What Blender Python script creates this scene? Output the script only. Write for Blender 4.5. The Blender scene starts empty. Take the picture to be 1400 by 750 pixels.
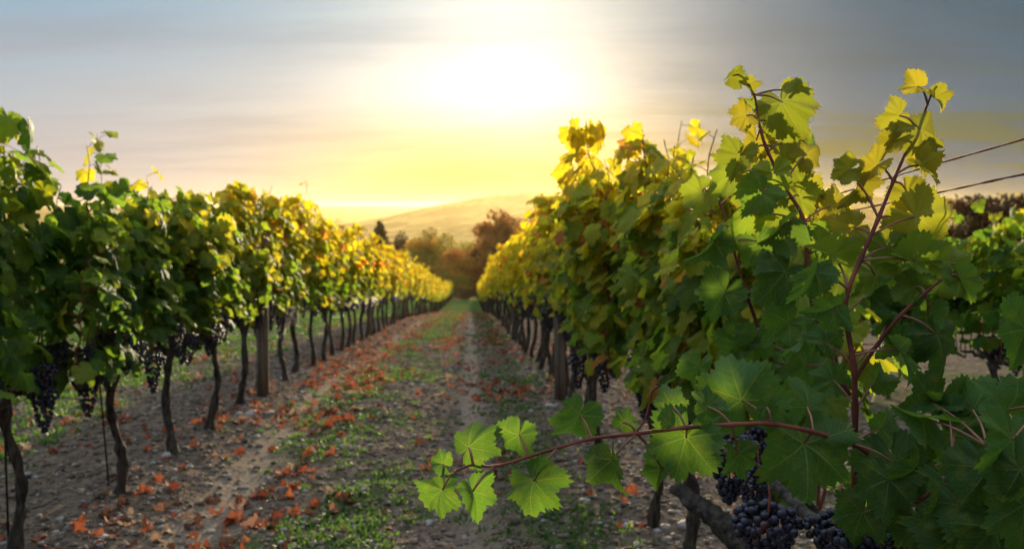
import bpy, math, random
import numpy as np
from mathutils import Vector, Matrix

# ------------------------------------------------------------------ camera, world, sun, exposure
scene = bpy.context.scene
COL = scene.collection
R = math.radians
F_PX = 1361.0                       # focal length in pixels of a 1400 px wide picture (35 mm lens)
CAM = Vector((0, 0, 1.5))
YAW, PITCH = math.atan(57 / F_PX), math.atan(90 / F_PX)

cd = bpy.data.cameras.new('camera')
cam = bpy.data.objects.new('camera', cd)
COL.objects.link(cam)
cam.location = CAM
cam.rotation_euler = (R(90) - PITCH, 0, -YAW)
cd.lens = 35.0
cd.sensor_width = 36.0
cd.clip_start = 0.05
cd.clip_end = 30000
cd.dof.use_dof = True
cd.dof.focus_distance = 1.38
cd.dof.aperture_fstop = 8.0
scene.camera = cam
bpy.context.view_layer.update()
CM = cam.matrix_world.copy()

SUN_AZ, SUN_EL = R(6.0), R(8.0)
SUN_DIR = Vector((math.sin(SUN_AZ) * math.cos(SUN_EL), math.cos(SUN_AZ) * math.cos(SUN_EL), math.sin(SUN_EL)))

sd = bpy.data.lights.new('sun', 'SUN')
sun = bpy.data.objects.new('sun', sd)
COL.objects.link(sun)
sd.energy = 5.0
sd.angle = R(0.6)
sd.color = (1.0, 0.82, 0.54)
sun.rotation_euler = (-SUN_DIR).to_track_quat('-Z', 'Y').to_euler()

scene.view_settings.view_transform = 'Standard'
scene.view_settings.look = 'None'
scene.view_settings.gamma = 1
scene.view_settings.exposure = 0.85
scene.cycles.use_denoising = True
scene.cycles.max_bounces = 8
scene.cycles.diffuse_bounces = 4
scene.cycles.transmission_bounces = 4
scene.cycles.volume_bounces = 0
scene.cycles.sample_clamp_indirect = 8.0


class NT:
    """small helper to write node trees"""
    def __init__(s, tree):
        s.t = tree
        s.n = tree.nodes
        s.l = tree.links

    def new(s, typ, **kw):
        nd = s.n.new(typ)
        for k, v in kw.items():
            setattr(nd, k, v)
        return nd

    def put(s, sock, v):
        if v is None:
            return
        if isinstance(v, bpy.types.NodeSocket):
            s.l.new(v, sock)
        else:
            if hasattr(sock.default_value, '__len__') and not hasattr(v, '__len__'):
                v = (v,) * len(sock.default_value)
            if hasattr(v, '__len__') and len(sock.default_value) == 4 and len(v) == 3:
                v = (*v, 1)
            sock.default_value = v

    def m(s, op, a, b=None, c=None, clamp=False):
        nd = s.new('ShaderNodeMath', operation=op, use_clamp=clamp)
        for i, v in enumerate((a, b, c)):
            s.put(nd.inputs[i], v)
        return nd.outputs[0]

    def vm(s, op, a, b=None, out=0):
        nd = s.new('ShaderNodeVectorMath', operation=op)
        s.put(nd.inputs[0], a)
        s.put(nd.inputs[1], b)
        return nd.outputs[out]

    def mr(s, v, a, b, c=0.0, d=1.0, smooth=True):
        nd = s.new('ShaderNodeMapRange', interpolation_type='SMOOTHSTEP' if smooth else 'LINEAR')
        for i, q in enumerate((v, a, b, c, d)):
            s.put(nd.inputs[i], q)
        return nd.outputs[0]

    def mix(s, f, a, b, mode='MIX'):
        nd = s.new('ShaderNodeMix', data_type='RGBA', blend_type=mode)
        s.put(nd.inputs[0], f)
        s.put(nd.inputs[6], a)
        s.put(nd.inputs[7], b)
        return nd.outputs[2]

    def noise(s, vec, scale, detail=3.0, rough=0.55, out=0):
        nd = s.new('ShaderNodeTexNoise')
        if vec is not None:
            s.l.new(vec, nd.inputs['Vector'])
        nd.inputs['Scale'].default_value = scale
        nd.inputs['Detail'].default_value = detail
        nd.inputs['Roughness'].default_value = rough
        return nd.outputs[out]

    def sep(s, v):
        nd = s.new('ShaderNodeSeparateXYZ')
        s.l.new(v, nd.inputs[0])
        return nd.outputs

    def comb(s, x, y, z):
        nd = s.new('ShaderNodeCombineXYZ')
        for i, v in enumerate((x, y, z)):
            s.put(nd.inputs[i], v)
        return nd.outputs[0]


world = bpy.data.worlds.new('World')
scene.world = world
world.use_nodes = True
W = NT(world.node_tree)
W.n.clear()
wo = W.new('ShaderNodeOutputWorld')
bg = W.new('ShaderNodeBackground')
W.l.new(bg.outputs[0], wo.inputs[0])
SKY_STRENGTH = 0.1
sky = W.new('ShaderNodeTexSky', sky_type='NISHITA')
sky.sun_disc = False
sky.sun_elevation = SUN_EL
sky.sun_rotation = SUN_AZ
sky.air_density = 1.0
sky.dust_density = 2.0
sky.ozone_density = 1.0
tc = W.new('ShaderNodeTexCoord')
d = tc.outputs['Generated']
dx, dy, dz = W.sep(d)
GA, GE = R(2.8), R(4.0)
cosang = W.vm('DOT_PRODUCT', d, (math.sin(GA) * math.cos(GE), math.cos(GA) * math.cos(GE), math.sin(GE)), out=1)
horiz = W.m('SQRT', W.m('ADD', W.m('MULTIPLY', dx, dx), W.m('MULTIPLY', dy, dy)))
az = W.m('ARCTAN2', dx, dy)                      # 0 along the rows, + to the right
el = W.m('ARCTAN2', dz, horiz)
# thin streaky clouds in a high flat layer
zz = W.m('ADD', W.m('MAXIMUM', dz, 0.0), 0.10)
cu = W.m('DIVIDE', dx, zz)
cv = W.m('DIVIDE', dy, zz)
c1 = W.noise(W.comb(W.m('MULTIPLY', cu, 0.35), W.m('MULTIPLY', cv, 0.75), 3.0), 1.1, 6, 0.6)
c2 = W.noise(W.comb(W.m('ADD', W.m('MULTIPLY', cu, 0.6), W.m('MULTIPLY', cv, 0.3)), W.m('MULTIPLY', cv, 1.5), 8.0), 1.4, 6, 0.55)
streak = W.mr(W.m('ADD', W.m('MULTIPLY', c1, 0.5), W.m('MULTIPLY', c2, 0.5)), 0.38, 0.66)
# colours are in the units of the sky texture (x SKY_STRENGTH)
base_hi = (.75, 2.1, 3.2)      # pale blue overhead
base_lo = (2.9, 2.8, 3.0)      # cream towards the horizon
veil = W.mix(W.mr(el, R(-1), R(17)), base_lo, base_hi)
skyc = W.mix(0.93, sky.outputs[0], veil)
warmcloud = W.mix(W.mr(el, R(0), R(17)), (3.7, 3.0, 2.7), (1.1, 1.95, 2.7))
skyc = W.mix(W.m('MULTIPLY', streak, 0.62), skyc, warmcloud)
greycl = W.mr(c2, 0.46, 0.76)
skyc = W.mix(W.m('MULTIPLY', greycl, 0.16), skyc, (1.3, 1.7, 2.2))
# darkening put into the sky colour over its right half, no real cloud bank
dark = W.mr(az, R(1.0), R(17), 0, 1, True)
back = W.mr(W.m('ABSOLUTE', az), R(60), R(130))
skyc = W.mix(W.m('MULTIPLY', back, .85), skyc, (.7, 1.0, 1.4))  # sky behind the camera dimmed to darken leaves facing it
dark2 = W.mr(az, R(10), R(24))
right_dimc = W.mix(dark2, (1.2, 1.5, 1.8), (.25, .62, 1.0))
right_dimc = W.mix(W.m('MULTIPLY', W.mr(c1, 0.42, 0.6), .5), right_dimc, W.mix(dark2, (1.0, 1.2, 1.3), (.25, .42, .5)))
right_dimc = W.mix(W.m('MULTIPLY', W.mr(el, R(9), R(1)), W.mr(c2, 0.46, 0.6)), right_dimc, (.5, .62, 0.05))
skyc = W.mix(W.m('MULTIPLY', dark, 0.93), skyc, right_dimc)
# aureole round the low sun, seen through the veil
ang = W.m('ARCCOSINE', W.m('MINIMUM', cosang, 0.99999))
g1 = W.m('EXPONENT', W.m('MULTIPLY', W.m('MULTIPLY', ang, ang), -1 / (2 * R(5.2) ** 2)))
g2 = W.m('EXPONENT', W.m('MULTIPLY', W.m('MULTIPLY', ang, ang), -1 / (2 * R(7.0) ** 2)))
low = W.mr(el, R(7), R(1.0))
glowc = W.mix(low, (1.75, 1.7, 1.5), (2.0, 1.3, -.6))
glow = W.mix(1.0, W.mix(1.0, glowc, g1, 'MULTIPLY'), W.mix(1.0, W.mix(low, (1.3, 1.15, .8), (1.0, .5, -1.9)), g2, 'MULTIPLY'), 'ADD')
glow = W.mix(W.m('MULTIPLY', dark, 0.9), glow, (0, 0, 0))
skyc = W.mix(1.0, skyc, glow, 'ADD')
skyc = W.mix(W.m('MULTIPLY', low, W.mr(W.m('ABSOLUTE', W.m('SUBTRACT', az, GA)), R(20), R(2), 0, .95)), skyc, W.mix(1.0, skyc, (.92, .72, .22), 'MULTIPLY'))
# unseen sky overhead, brightened to put more light on the ground
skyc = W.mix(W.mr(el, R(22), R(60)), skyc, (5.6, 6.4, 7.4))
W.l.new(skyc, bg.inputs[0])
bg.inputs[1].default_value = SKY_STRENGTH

# ------------------------------------------------------------------ helpers
rnd = random.Random(7)
rng = np.random.default_rng(7)


def at(px, py, depth):
    """point `depth` metres in front of the camera under pixel (px,py) of the 1400x750 frame"""
    v = Vector(((px - 700) / F_PX, -(py - 375) / F_PX, -1.0)) * depth
    return CM @ v


def vnoise(x, y, seed=0):
    """smooth value noise on numpy arrays"""
    xi = np.floor(x).astype(np.int64)
    yi = np.floor(y).astype(np.int64)
    fx, fy = x - xi, y - yi
    fx = fx * fx * (3 - 2 * fx)
    fy = fy * fy * (3 - 2 * fy)

    def h(a, b):
        n = (a * 374761393 + b * 668265263 + seed * 144665) & 0x7fffffff
        n = ((n ^ (n >> 13)) * 1274126177) & 0x7fffffff
        return ((n ^ (n >> 16)) & 0xffff) / 65535.0
    return (h(xi, yi) * (1 - fx) + h(xi + 1, yi) * fx) * (1 - fy) + (h(xi, yi + 1) * (1 - fx) + h(xi + 1, yi + 1) * fx) * fy


PY = [-60, 0, 7.6, 9, 12, 17, 28, 60, 102, 130, 180, 400, 700, 1200, 30000]
PZ = [0, 0, 0, -.12, -.37, -.75, -1.6, -4.7, -7.8, -10.8, -19, -46, -66, -70, -70]


def H(x, y):
    x = np.asarray(x, float)
    y = np.asarray(y, float)
    z = (np.interp(y - 1, PY, PZ) + np.interp(y, PY, PZ) + np.interp(y + 1, PY, PZ)) / 3
    # far hills
    sx = np.where(x < 170, 300, 1900)
    z = z + 112 * np.exp(-((x - 170) / sx) ** 2 / 2 - ((y - 2500) / 440) ** 2 / 2)
    z = z + 34 * np.exp(-((x + 70) / 150) ** 2 / 2 - ((y - 1050) / 150) ** 2 / 2)
    z = z + 50 * np.exp(-((x - 190) / 230) ** 2 / 2 - ((y - 1550) / 190) ** 2 / 2)
    far = np.clip((y - 3000) / 3500, 0, 1)
    z = z + far * (64 + 26 * vnoise(x / 1300 + 3.3, y / 2600, 5) + 10 * vnoise(x / 350, y / 900, 9))
    z = z + np.clip((y - 400) / 600, 0, 1) * (7 * (vnoise(x / 120, y / 200, 2) - .5))
    # clods, ruts and the low bank under the vines
    near = np.clip(1.2 - y / 60, 0, 1) * (np.abs(x) < 60)
    trk = np.exp(-((x - 0.0) / .11) ** 2) + np.exp(-((x + 1.27) / .17) ** 2)
    rough = 1 - .85 * np.clip(trk, 0, 1)
    z = z + near * rough * (.035 * (vnoise(x * 3.1, y * 3.1, 1) - .5) + .028 * (vnoise(x * 8, y * 8, 3) - .5) + .020 * (vnoise(x * 19, y * 19, 4) - .5))
    z = z - near * .018 * trk
    z = z + near * .045 * (np.exp(-((x + 1.8) / .35) ** 2) + np.exp(-((x - .78) / .3) ** 2))
    return z


def Hs(x, y):
    return float(H(x, y))


def ground_at(px, py):
    o = CAM
    v = (at(px, py, 1.0) - o)
    t = 1.0
    for _ in range(4000):
        p = o + v * t
        if p.z < Hs(p.x, p.y):
            break
        t *= 1.002
    return p


def mesh_np(name, verts, faces_flat, starts, totals, mat, col=None, uv=None, smooth=True):
    me = bpy.data.meshes.new(name)
    verts = np.ascontiguousarray(verts, np.float32)
    me.vertices.add(len(verts))
    me.vertices.foreach_set('co', verts.ravel())
    me.loops.add(len(faces_flat))
    me.loops.foreach_set('vertex_index', np.ascontiguousarray(faces_flat, np.int32))
    me.polygons.add(len(starts))
    me.polygons.foreach_set('loop_start', np.ascontiguousarray(starts, np.int32))
    try:
        me.polygons.foreach_set('loop_total', np.ascontiguousarray(totals, np.int32))
    except Exception:
        pass
    if uv is not None:
        l = me.uv_layers.new(name='UVMap')
        l.data.foreach_set('uv', np.ascontiguousarray(uv[faces_flat], np.float32).ravel())
    if col is not None:
        a = me.color_attributes.new('tint', 'FLOAT_COLOR', 'POINT')
        a.data.foreach_set('color', np.ascontiguousarray(col, np.float32).ravel())
    me.update(calc_edges=True)
    if smooth:
        me.polygons.foreach_set('use_smooth', np.ones(len(starts), bool))
    me.materials.append(mat)
    return me


def from_faces(name, verts, faces, mat, col=None, smooth=True):
    flat = np.array([i for f in faces for i in f], np.int32)
    tot = np.array([len(f) for f in faces], np.int32)
    st = np.concatenate([[0], np.cumsum(tot)[:-1]]).astype(np.int32)
    return mesh_np(name, np.array(verts), flat, st, tot, mat, col, None, smooth)


def link(name, data, parent=None, loc=None, **props):
    o = bpy.data.objects.new(name, data)
    COL.objects.link(o)
    if parent is not None:
        o.parent = parent
    if loc is not None:
        o.location = loc
    for k, v in props.items():
        o[k] = v
    return o


def thing(name, loc, label, cat, group=None):
    o = link(name, None, None, loc, label=label, category=cat)
    o.empty_display_size = 0.1
    if group:
        o['group'] = group
    return o


class MB:
    def __init__(s):
        s.v = []
        s.f = []

    def tube(s, pts, rad, n=6, cap=True, jit=0.0, r_=rnd):
        pts = [Vector(p) for p in pts]
        if not hasattr(rad, '__len__'):
            rad = [rad] * len(pts)
        base = len(s.v)
        up = Vector((.31, .2, .93)).normalized()
        prev = None
        for i, p in enumerate(pts):
            t = (pts[min(i + 1, len(pts) - 1)] - pts[max(i - 1, 0)])
            t = t.normalized() if t.length > 1e-9 else Vector((0, 0, 1))
            if prev is None:
                a = t.cross(up)
                if a.length < .05:
                    a = t.cross(Vector((1, 0, 0)))
                a.normalize()
            else:
                a = (prev - t * prev.dot(t)).normalized()
            prev = a
            b = t.cross(a)
            for k in range(n):
                w = 2 * math.pi * k / n
                rr = rad[i] * (1 + (r_.uniform(-jit, jit) if jit else 0))
                q = p + (a * math.cos(w) + b * math.sin(w)) * rr
                s.v.append(tuple(q))
        for i in range(len(pts) - 1):
            for k in range(n):
                k2 = (k + 1) % n
                a0 = base + i * n
                s.f.append((a0 + k, a0 + k2, a0 + n + k2, a0 + n + k))
        if cap:
            s.f.append(tuple(base + k for k in range(n))[::-1])
            e = base + (len(pts) - 1) * n
            s.f.append(tuple(e + k for k in range(n)))

    def mesh(s, name, mat, smooth=True):
        return from_faces(name, s.v, s.f, mat, None, smooth)


def spline(pts, n):
    """Catmull-Rom through pts"""
    pts = [Vector(p) for p in pts]
    P = [pts[0] * 2 - pts[1]] + pts + [pts[-1] * 2 - pts[-2]]
    out = []
    for i in range(1, len(P) - 2):
        for k in range(n):
            t = k / n
            a, b, c, e = P[i - 1], P[i], P[i + 1], P[i + 2]
            out.append(.5 * ((2 * b) + (c - a) * t + (2 * a - 5 * b + 4 * c - e) * t * t + (3 * b - a - 3 * c + e) * t ** 3))
    out.append(pts[-1])
    return out


# ------------------------------------------------------------------ materials
def material(name):
    m = bpy.data.materials.new(name)
    m.use_nodes = True
    t = NT(m.node_tree)
    t.n.clear()
    out = t.new('ShaderNodeOutputMaterial')
    return m, t, out


def principled(t, color, rough=0.6, spec=0.5, normal=None):
    p = t.new('ShaderNodeBsdfPrincipled')
    t.put(p.inputs['Base Color'], color)
    t.put(p.inputs['Roughness'], rough)
    t.put(p.inputs['Specular IOR Level'], spec)
    if normal is not None:
        t.l.new(normal, p.inputs['Normal'])
    return p


def bump(t, h, strength=0.5, dist=0.01):
    b = t.new('ShaderNodeBump')
    b.inputs['Strength'].default_value = strength
    b.inputs['Distance'].default_value = dist
    t.l.new(h, b.inputs['Height'])
    return b.outputs[0]


def leaf_material(name, fine, transl=0.5, dimmed=False):
    m, t, out = material(name)
    at_ = t.new('ShaderNodeAttribute', attribute_name='tint')
    cr, cg, cb = t.sep(at_.outputs['Color'])
    au = t.new('ShaderNodeAttribute', attribute_type='OBJECT', attribute_name='autumn').outputs['Fac']
    green = t.mix(cr, (.012, .048, .016), (.055, .155, .024))
    # how far this leaf has turned: by vine (autumn plus golden light), by leaf, and more towards the top of the canopy
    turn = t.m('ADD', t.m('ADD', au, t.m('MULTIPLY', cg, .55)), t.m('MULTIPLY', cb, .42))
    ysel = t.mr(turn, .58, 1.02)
    yellow = t.mix(cr, (.20, .19, .014), (.44, .37, .03)) if dimmed else t.mix(cr, (.38, .37, .018), (.82, .62, .035))  # foreground yellow darkened, dimness put into its colour
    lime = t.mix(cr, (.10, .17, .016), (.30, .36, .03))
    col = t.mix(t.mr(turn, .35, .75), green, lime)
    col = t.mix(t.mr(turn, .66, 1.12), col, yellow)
    col = t.mix(t.mr(t.m('ADD', cg, t.m('MULTIPLY', au, .12)), .985, 1.05), col, (.52, .13, .045))
    geo = t.new('ShaderNodeNewGeometry')
    nrm = None
    if fine:
        uv = t.new('ShaderNodeUVMap')
        uv.uv_map = 'UVMap'
        ux, uy, _ = t.sep(uv.outputs[0])
        ax = t.m('ABSOLUTE', ux)
        rr = t.m('SQRT', t.m('ADD', t.m('MULTIPLY', ux, ux), t.m('MULTIPLY', uy, uy)))
        th = t.m('ARCTAN2', ax, uy)
        a = t.m('ADD', t.m('MULTIPLY', t.m('GREATER_THAN', th, R(26)), R(52)), t.m('MULTIPLY', t.m('GREATER_THAN', th, R(81)), R(57)))
        dl = t.m('ABSOLUTE', t.m('SUBTRACT', th, a))
        u = t.m('MULTIPLY', rr, t.m('COSINE', dl))
        v = t.m('MULTIPLY', rr, t.m('SINE', dl))
        wob = t.noise(uv.outputs[0], 5.0, 1)
        w1 = t.m('MULTIPLY', t.m('SUBTRACT', 1.15, rr), .020)
        prim = t.mr(v, w1, t.m('MULTIPLY', w1, .35))
        q = t.m('FRACT', t.m('DIVIDE', t.m('ADD', t.m('SUBTRACT', u, t.m('MULTIPLY', v, .95)), t.m('MULTIPLY', wob, .10)), .145))
        q = t.m('MINIMUM', q, t.m('SUBTRACT', 1.0, q))
        sec = t.mr(q, .075, .02)
        q2 = t.m('FRACT', t.m('DIVIDE', t.m('ADD', t.m('ADD', u, t.m('MULTIPLY', v, .9)), t.m('MULTIPLY', wob, .2)), .075))
        q2 = t.m('MINIMUM', q2, t.m('SUBTRACT', 1.0, q2))
        ter = t.m('MULTIPLY', t.mr(q2, .14, .03), .30)
        vein = t.m('MAXIMUM', t.m('MAXIMUM', prim, t.m('MULTIPLY', sec, .55)), ter)
        blot = t.noise(uv.outputs[0], 3.0, 4)
        col = t.mix(t.m('MULTIPLY', t.mr(blot, .45, .75), .5), col, t.mix(.5, col, (.35, .33, .03)))
        # brown-edged teeth and a few rust spots
        rust = t.m('ADD', t.m('MULTIPLY', t.mr(t.noise(uv.outputs[0], 9.0, 3), .64, .70), t.mr(cg, .2, .6)), t.m('MULTIPLY', t.mr(t.m('ADD', rr, t.m('MULTIPLY', t.noise(uv.outputs[0], 4.0, 3), .9)), 1.22, 1.42), t.mr(turn, .3, .8)), clamp=True)
        col = t.mix(t.m('MULTIPLY', rust, .6), col, (.20, .09, .025))
        veinc = t.mix(.55, col, (.42, .45, .16))
        col = t.mix(t.m('MULTIPLY', vein, .55), col, veinc)
        hgt = t.m('SUBTRACT', t.m('MULTIPLY', t.noise(uv.outputs[0], 14.0, 2), .5), t.m('MULTIPLY', vein, .9))
        nrm = bump(t, hgt, .55, .004)
    back = t.mix(.42, col, (.17, .23, .12))
    scol = t.mix(geo.outputs['Backfacing'], col, back)
    p = principled(t, scol, .58 if fine else .68, .24 if fine else .12, nrm)
    tr = t.new('ShaderNodeBsdfTranslucent')
    tcol = t.mix(1.0, t.mix(t.m('MULTIPLY', t.m('SUBTRACT', 1.0, ysel), .30), col, (.26, .50, .05)), (1.3, 1.2, .75) if dimmed else (1.75, 1.6, .85), 'MULTIPLY')
    t.l.new(tcol, tr.inputs[0])
    mx = t.new('ShaderNodeMixShader')
    mx.inputs[0].default_value = transl
    t.l.new(p.outputs[0], mx.inputs[1])
    t.l.new(tr.outputs[0], mx.inputs[2])
    t.l.new(mx.outputs[0], out.inputs[0])
    return m


M_LEAF = leaf_material('vine_leaf', True, .55)
M_LEAF_HERO = leaf_material('foreground_vine_leaf_dim', True, .44, True)  # darker copy of the vine leaf, dimness painted into its yellow
M_LEAF_FAR = leaf_material('vine_leaf_distant', False, .58)


def bark_material(name, c1, c2, scale=30, stretch=.12, strength=.9, dist=.01, rough=.85):
    m, t, out = material(name)
    tc = t.new('ShaderNodeTexCoord')
    x, y, z = t.sep(tc.outputs['Object'])
    vec = t.comb(x, y, t.m('MULTIPLY', z, stretch))
    n = t.noise(vec, scale, 5, .65)
    n2 = t.noise(tc.outputs['Object'], scale * .3, 2)
    c = t.mix(t.mr(n, .35, .68), c1, c2)
    c = t.mix(t.m('MULTIPLY', t.mr(n2, .5, .7), .4), c, (.17, .15, .12))
    p = principled(t, c, rough, .25, bump(t, n, strength, dist))
    t.l.new(p.outputs[0], out.inputs[0])
    return m


M_BARK = bark_material('vine_bark', (.018, .014, .012), (.10, .075, .055), 60, .10)
M_OLDBARK = bark_material('old_bark', (.010, .008, .007), (.075, .055, .042), 42, .8, 1.0, .02)
M_POST = bark_material('post_wood', (.075, .055, .042), (.24, .18, .13), 55, .04, .6, .005)
M_TRUNK = bark_material('tree_bark', (.03, .022, .016), (.10, .075, .055), 8, .2)


def flat_mat(name, c, rough=.5, spec=.5, metal=0, var=.3, scale=30):
    m, t, out = material(name)
    tc = t.new('ShaderNodeTexCoord')
    n = t.noise(tc.outputs['Object'], scale, 3)
    col = t.mix(t.mr(n, .3, .7), tuple(q * (1 - var) for q in c), tuple(q * (1 + var) for q in c))
    p = principled(t, col, rough, spec)
    p.inputs['Metallic'].default_value = metal
    t.l.new(p.outputs[0], out.inputs[0])
    return m


M_CANE = flat_mat('cane_wood', (.28, .075, .038), .5, .4, 0, .45, 25)
M_SHOOT = flat_mat('young_shoot', (.17, .048, .032), .72, .25, 0, .4, 18)
M_PETIOLE = flat_mat('petiole', (.28, .13, .085), .65, .25, 0, .35, 20)
M_WIRE = flat_mat('rusty_wire', (.22, .085, .05), .7, .4, .2, .4, 60)
M_STAKE = flat_mat('rusty_rod', (.035, .022, .018), .8, .3, .2, .4, 60)
M_TIE = flat_mat('tie_plastic', (.02, .30, .24), .5, .5, 0, .1, 20)

# grapes: blue-black skin with a pale bloom
M_GRAPE, t, out = material('grape_skin')
tc_ = t.new('ShaderNodeTexCoord')
a_ = t.new('ShaderNodeAttribute', attribute_name='tint')
gr, gg, gb = t.sep(a_.outputs['Color'])
bl = t.noise(tc_.outputs['Object'], 90, 3)
gc = t.mix(gr, (.006, .006, .016), (.018, .013, .038))
gc = t.mix(t.m('MULTIPLY', t.mr(bl, .35, .7), .3), gc, (.035, .045, .09))
gc = t.mix(t.m('MULTIPLY', t.m('GREATER_THAN', gg, .93), .7), gc, (.09, .03, .03))
p_ = principled(t, gc, t.mr(bl, .3, .7, .28, .55), .5)
t.l.new(p_.outputs[0], out.inputs[0])

M_STONE, t, out = material('pebble_stone')
a_ = t.new('ShaderNodeAttribute', attribute_name='tint')
gr, gg, gb = t.sep(a_.outputs['Color'])
tc_ = t.new('ShaderNodeTexCoord')
n = t.noise(tc_.outputs['Object'], 60, 3)
sc_ = t.mix(gr, (.085, .062, .047), (.28, .22, .175))
sc_ = t.mix(t.m('GREATER_THAN', gg, .90), sc_, (.40, .37, .34))
sc_ = t.mix(t.m('MULTIPLY', t.mr(n, .4, .7), .5), sc_, (.11, .085, .065))
p_ = principled(t, sc_, .9, .2, bump(t, n, .5, .004))
t.l.new(p_.outputs[0], out.inputs[0])

M_GRASS, t, out = material('grass_blade')
a_ = t.new('ShaderNodeAttribute', attribute_name='tint')
gr, gg, gb = t.sep(a_.outputs['Color'])
gc = t.mix(gr, (.030, .085, .018), (.10, .21, .035))
gc = t.mix(t.m('GREATER_THAN', gg, .92), gc, (.30, .26, .12))
p_ = principled(t, gc, .55, .3)
tr_ = t.new('ShaderNodeBsdfTranslucent')
t.l.new(t.mix(.3, gc, (.3, .5, .05)), tr_.inputs[0])
mx_ = t.new('ShaderNodeMixShader')
mx_.inputs[0].default_value = .4
t.l.new(p_.outputs[0], mx_.inputs[1])
t.l.new(tr_.outputs[0], mx_.inputs[2])
t.l.new(mx_.outputs[0], out.inputs[0])

M_DRY, t, out = material('fallen_leaf')
a_ = t.new('ShaderNodeAttribute', attribute_name='tint')
gr, gg, gb = t.sep(a_.outputs['Color'])
oi = t.new('ShaderNodeObjectInfo')
rr_ = t.m('FRACT', t.m('ADD', gr, oi.outputs['Random']))
dc = t.mix(rr_, (.32, .062, .024), (.54, .17, .070))
dc = t.mix(t.mr(t.m('FRACT', t.m('MULTIPLY', rr_, 7.3)), .55, .8), dc, (.13, .060, .034))
dc = t.mix(t.mr(t.m('FRACT', t.m('MULTIPLY', rr_, 13.1)), .74, .92), dc, (.46, .31, .20))
tc_ = t.new('ShaderNodeTexCoord')
n = t.noise(tc_.outputs['Object'], 40, 3)
dc = t.mix(t.m('MULTIPLY', t.mr(n, .45, .7), .45), dc, (.14, .05, .03))
p_ = principled(t, dc, .75, .2, bump(t, n, .4, .004))
tr_ = t.new('ShaderNodeBsdfTranslucent')
t.l.new(dc, tr_.inputs[0])
mx_ = t.new('ShaderNodeMixShader')
mx_.inputs[0].default_value = .25
t.l.new(p_.outputs[0], mx_.inputs[1])
t.l.new(tr_.outputs[0], mx_.inputs[2])
t.l.new(mx_.outputs[0], out.inputs[0])

# ground: stony clay soil, smooth wheel tracks, patches of grass, fields and woods far away
M_GROUND, t, out = material('ground_soil')
geo = t.new('ShaderNodeNewGeometry')
pos = geo.outputs['Position']
x, y, z = t.sep(pos)
flat_p = t.comb(x, y, 0.0)
n1 = t.noise(flat_p, 1.3, 5, .6)
n2 = t.noise(flat_p, 14, 5, .7)
n3 = t.noise(flat_p, 55, 4, .7)
vor = t.new('ShaderNodeTexVoronoi')
t.l.new(flat_p, vor.inputs['Vector'])
vor.inputs['Scale'].default_value = 38
soil = t.mix(t.mr(n2, .3, .7), (.080, .057, .041), (.26, .195, .145))
soil = t.mix(t.m('MULTIPLY', t.mr(n3, .55, .75), .5), soil, (.30, .24, .185))
soil = t.mix(t.m('MULTIPLY', t.mr(n1, .4, .7), .35), soil, (.13, .090, .062))


def band(cx, w):
    return t.m('EXPONENT', t.m('MULTIPLY', t.m('POWER', t.m('DIVIDE', t.m('ABSOLUTE', t.m('SUBTRACT', x, cx)), w), 2.0), -1.0))


wob = t.m('MULTIPLY', t.m('SUBTRACT', t.noise(flat_p, .9, 2), .5), .25)
trackm = t.m('ADD', t.m('MULTIPLY', band(0.0, .11), t.mr(y, 3.5, 8, .35, 1)), t.m('MULTIPLY', band(-1.27, .15), .75), clamp=True)
soil = t.mix(t.m('MULTIPLY', trackm, t.mr(n2, .25, .5, .5, 1)), soil, t.mix(n2, (.26, .20, .15), (.38, .30, .23)))
gband = t.m('ADD', t.m('ADD', band(-.72, .42), t.m('MULTIPLY', band(.36, .24), .75)), t.mr(x, -2.3, -3.2, 0, 1.0), clamp=True)
gband = t.m('MAXIMUM', gband, t.mr(x, 1.4, 2.4, 0, .6))
gmask = t.m('MULTIPLY', gband, t.mr(n1, .45, .62))
gmask = t.m('MULTIPLY', gmask, t.m('SUBTRACT', 1.0, t.m('MULTIPLY', trackm, .9)))
gfar = t.mr(t.m('ADD', y, t.m('MULTIPLY', n1, 20)), 52, 66)
gmask = t.m('MAXIMUM', gmask, gfar)
grassc = t.mix(n2, (.030, .070, .015), (.085, .16, .03))
soil = t.mix(t.m('MULTIPLY', gmask, .85), soil, grassc)
# far land
nf = t.noise(t.comb(t.m('MULTIPLY', x, .004), t.m('MULTIPLY', y, .003), 0.0), 3.0, 8, .7)
farc = t.mix(t.mr(nf, .46, .56), (.016, .026, .008), (.30, .235, .085))
vf = t.new('ShaderNodeTexVoronoi')
t.l.new(flat_p, vf.inputs['Vector'])
vf.inputs['Scale'].default_value = .09
farc = t.mix(t.m('MULTIPLY', t.mr(vf.outputs[0], .0, .7), .35), farc, (.015, .022, .008))
soil = t.mix(t.mr(y, 130, 210), soil, farc)
hb = t.m('ADD', t.m('MULTIPLY', n2, .6), t.m('ADD', t.m('MULTIPLY', n3, .35), t.m('MULTIPLY', vor.outputs[0], .3)))
p_ = principled(t, soil, 1.0, .0, bump(t, hb, .9, .03))
t.l.new(p_.outputs[0], out.inputs[0])


# ------------------------------------------------------------------ terrain
def axis(lo, hi, n, growl, growh, lim_lo, lim_hi):
    mid = list(np.linspace(lo, hi, n))
    s = mid[1] - mid[0]
    a, q = [], lo
    st = s
    while q > lim_lo:
        st *= growl
        q -= st
        a.append(q)
    b, q = [], hi
    st = s
    while q < lim_hi:
        st *= growh
        q += st
        b.append(q)
    return np.array(a[::-1] + mid + b)


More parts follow.
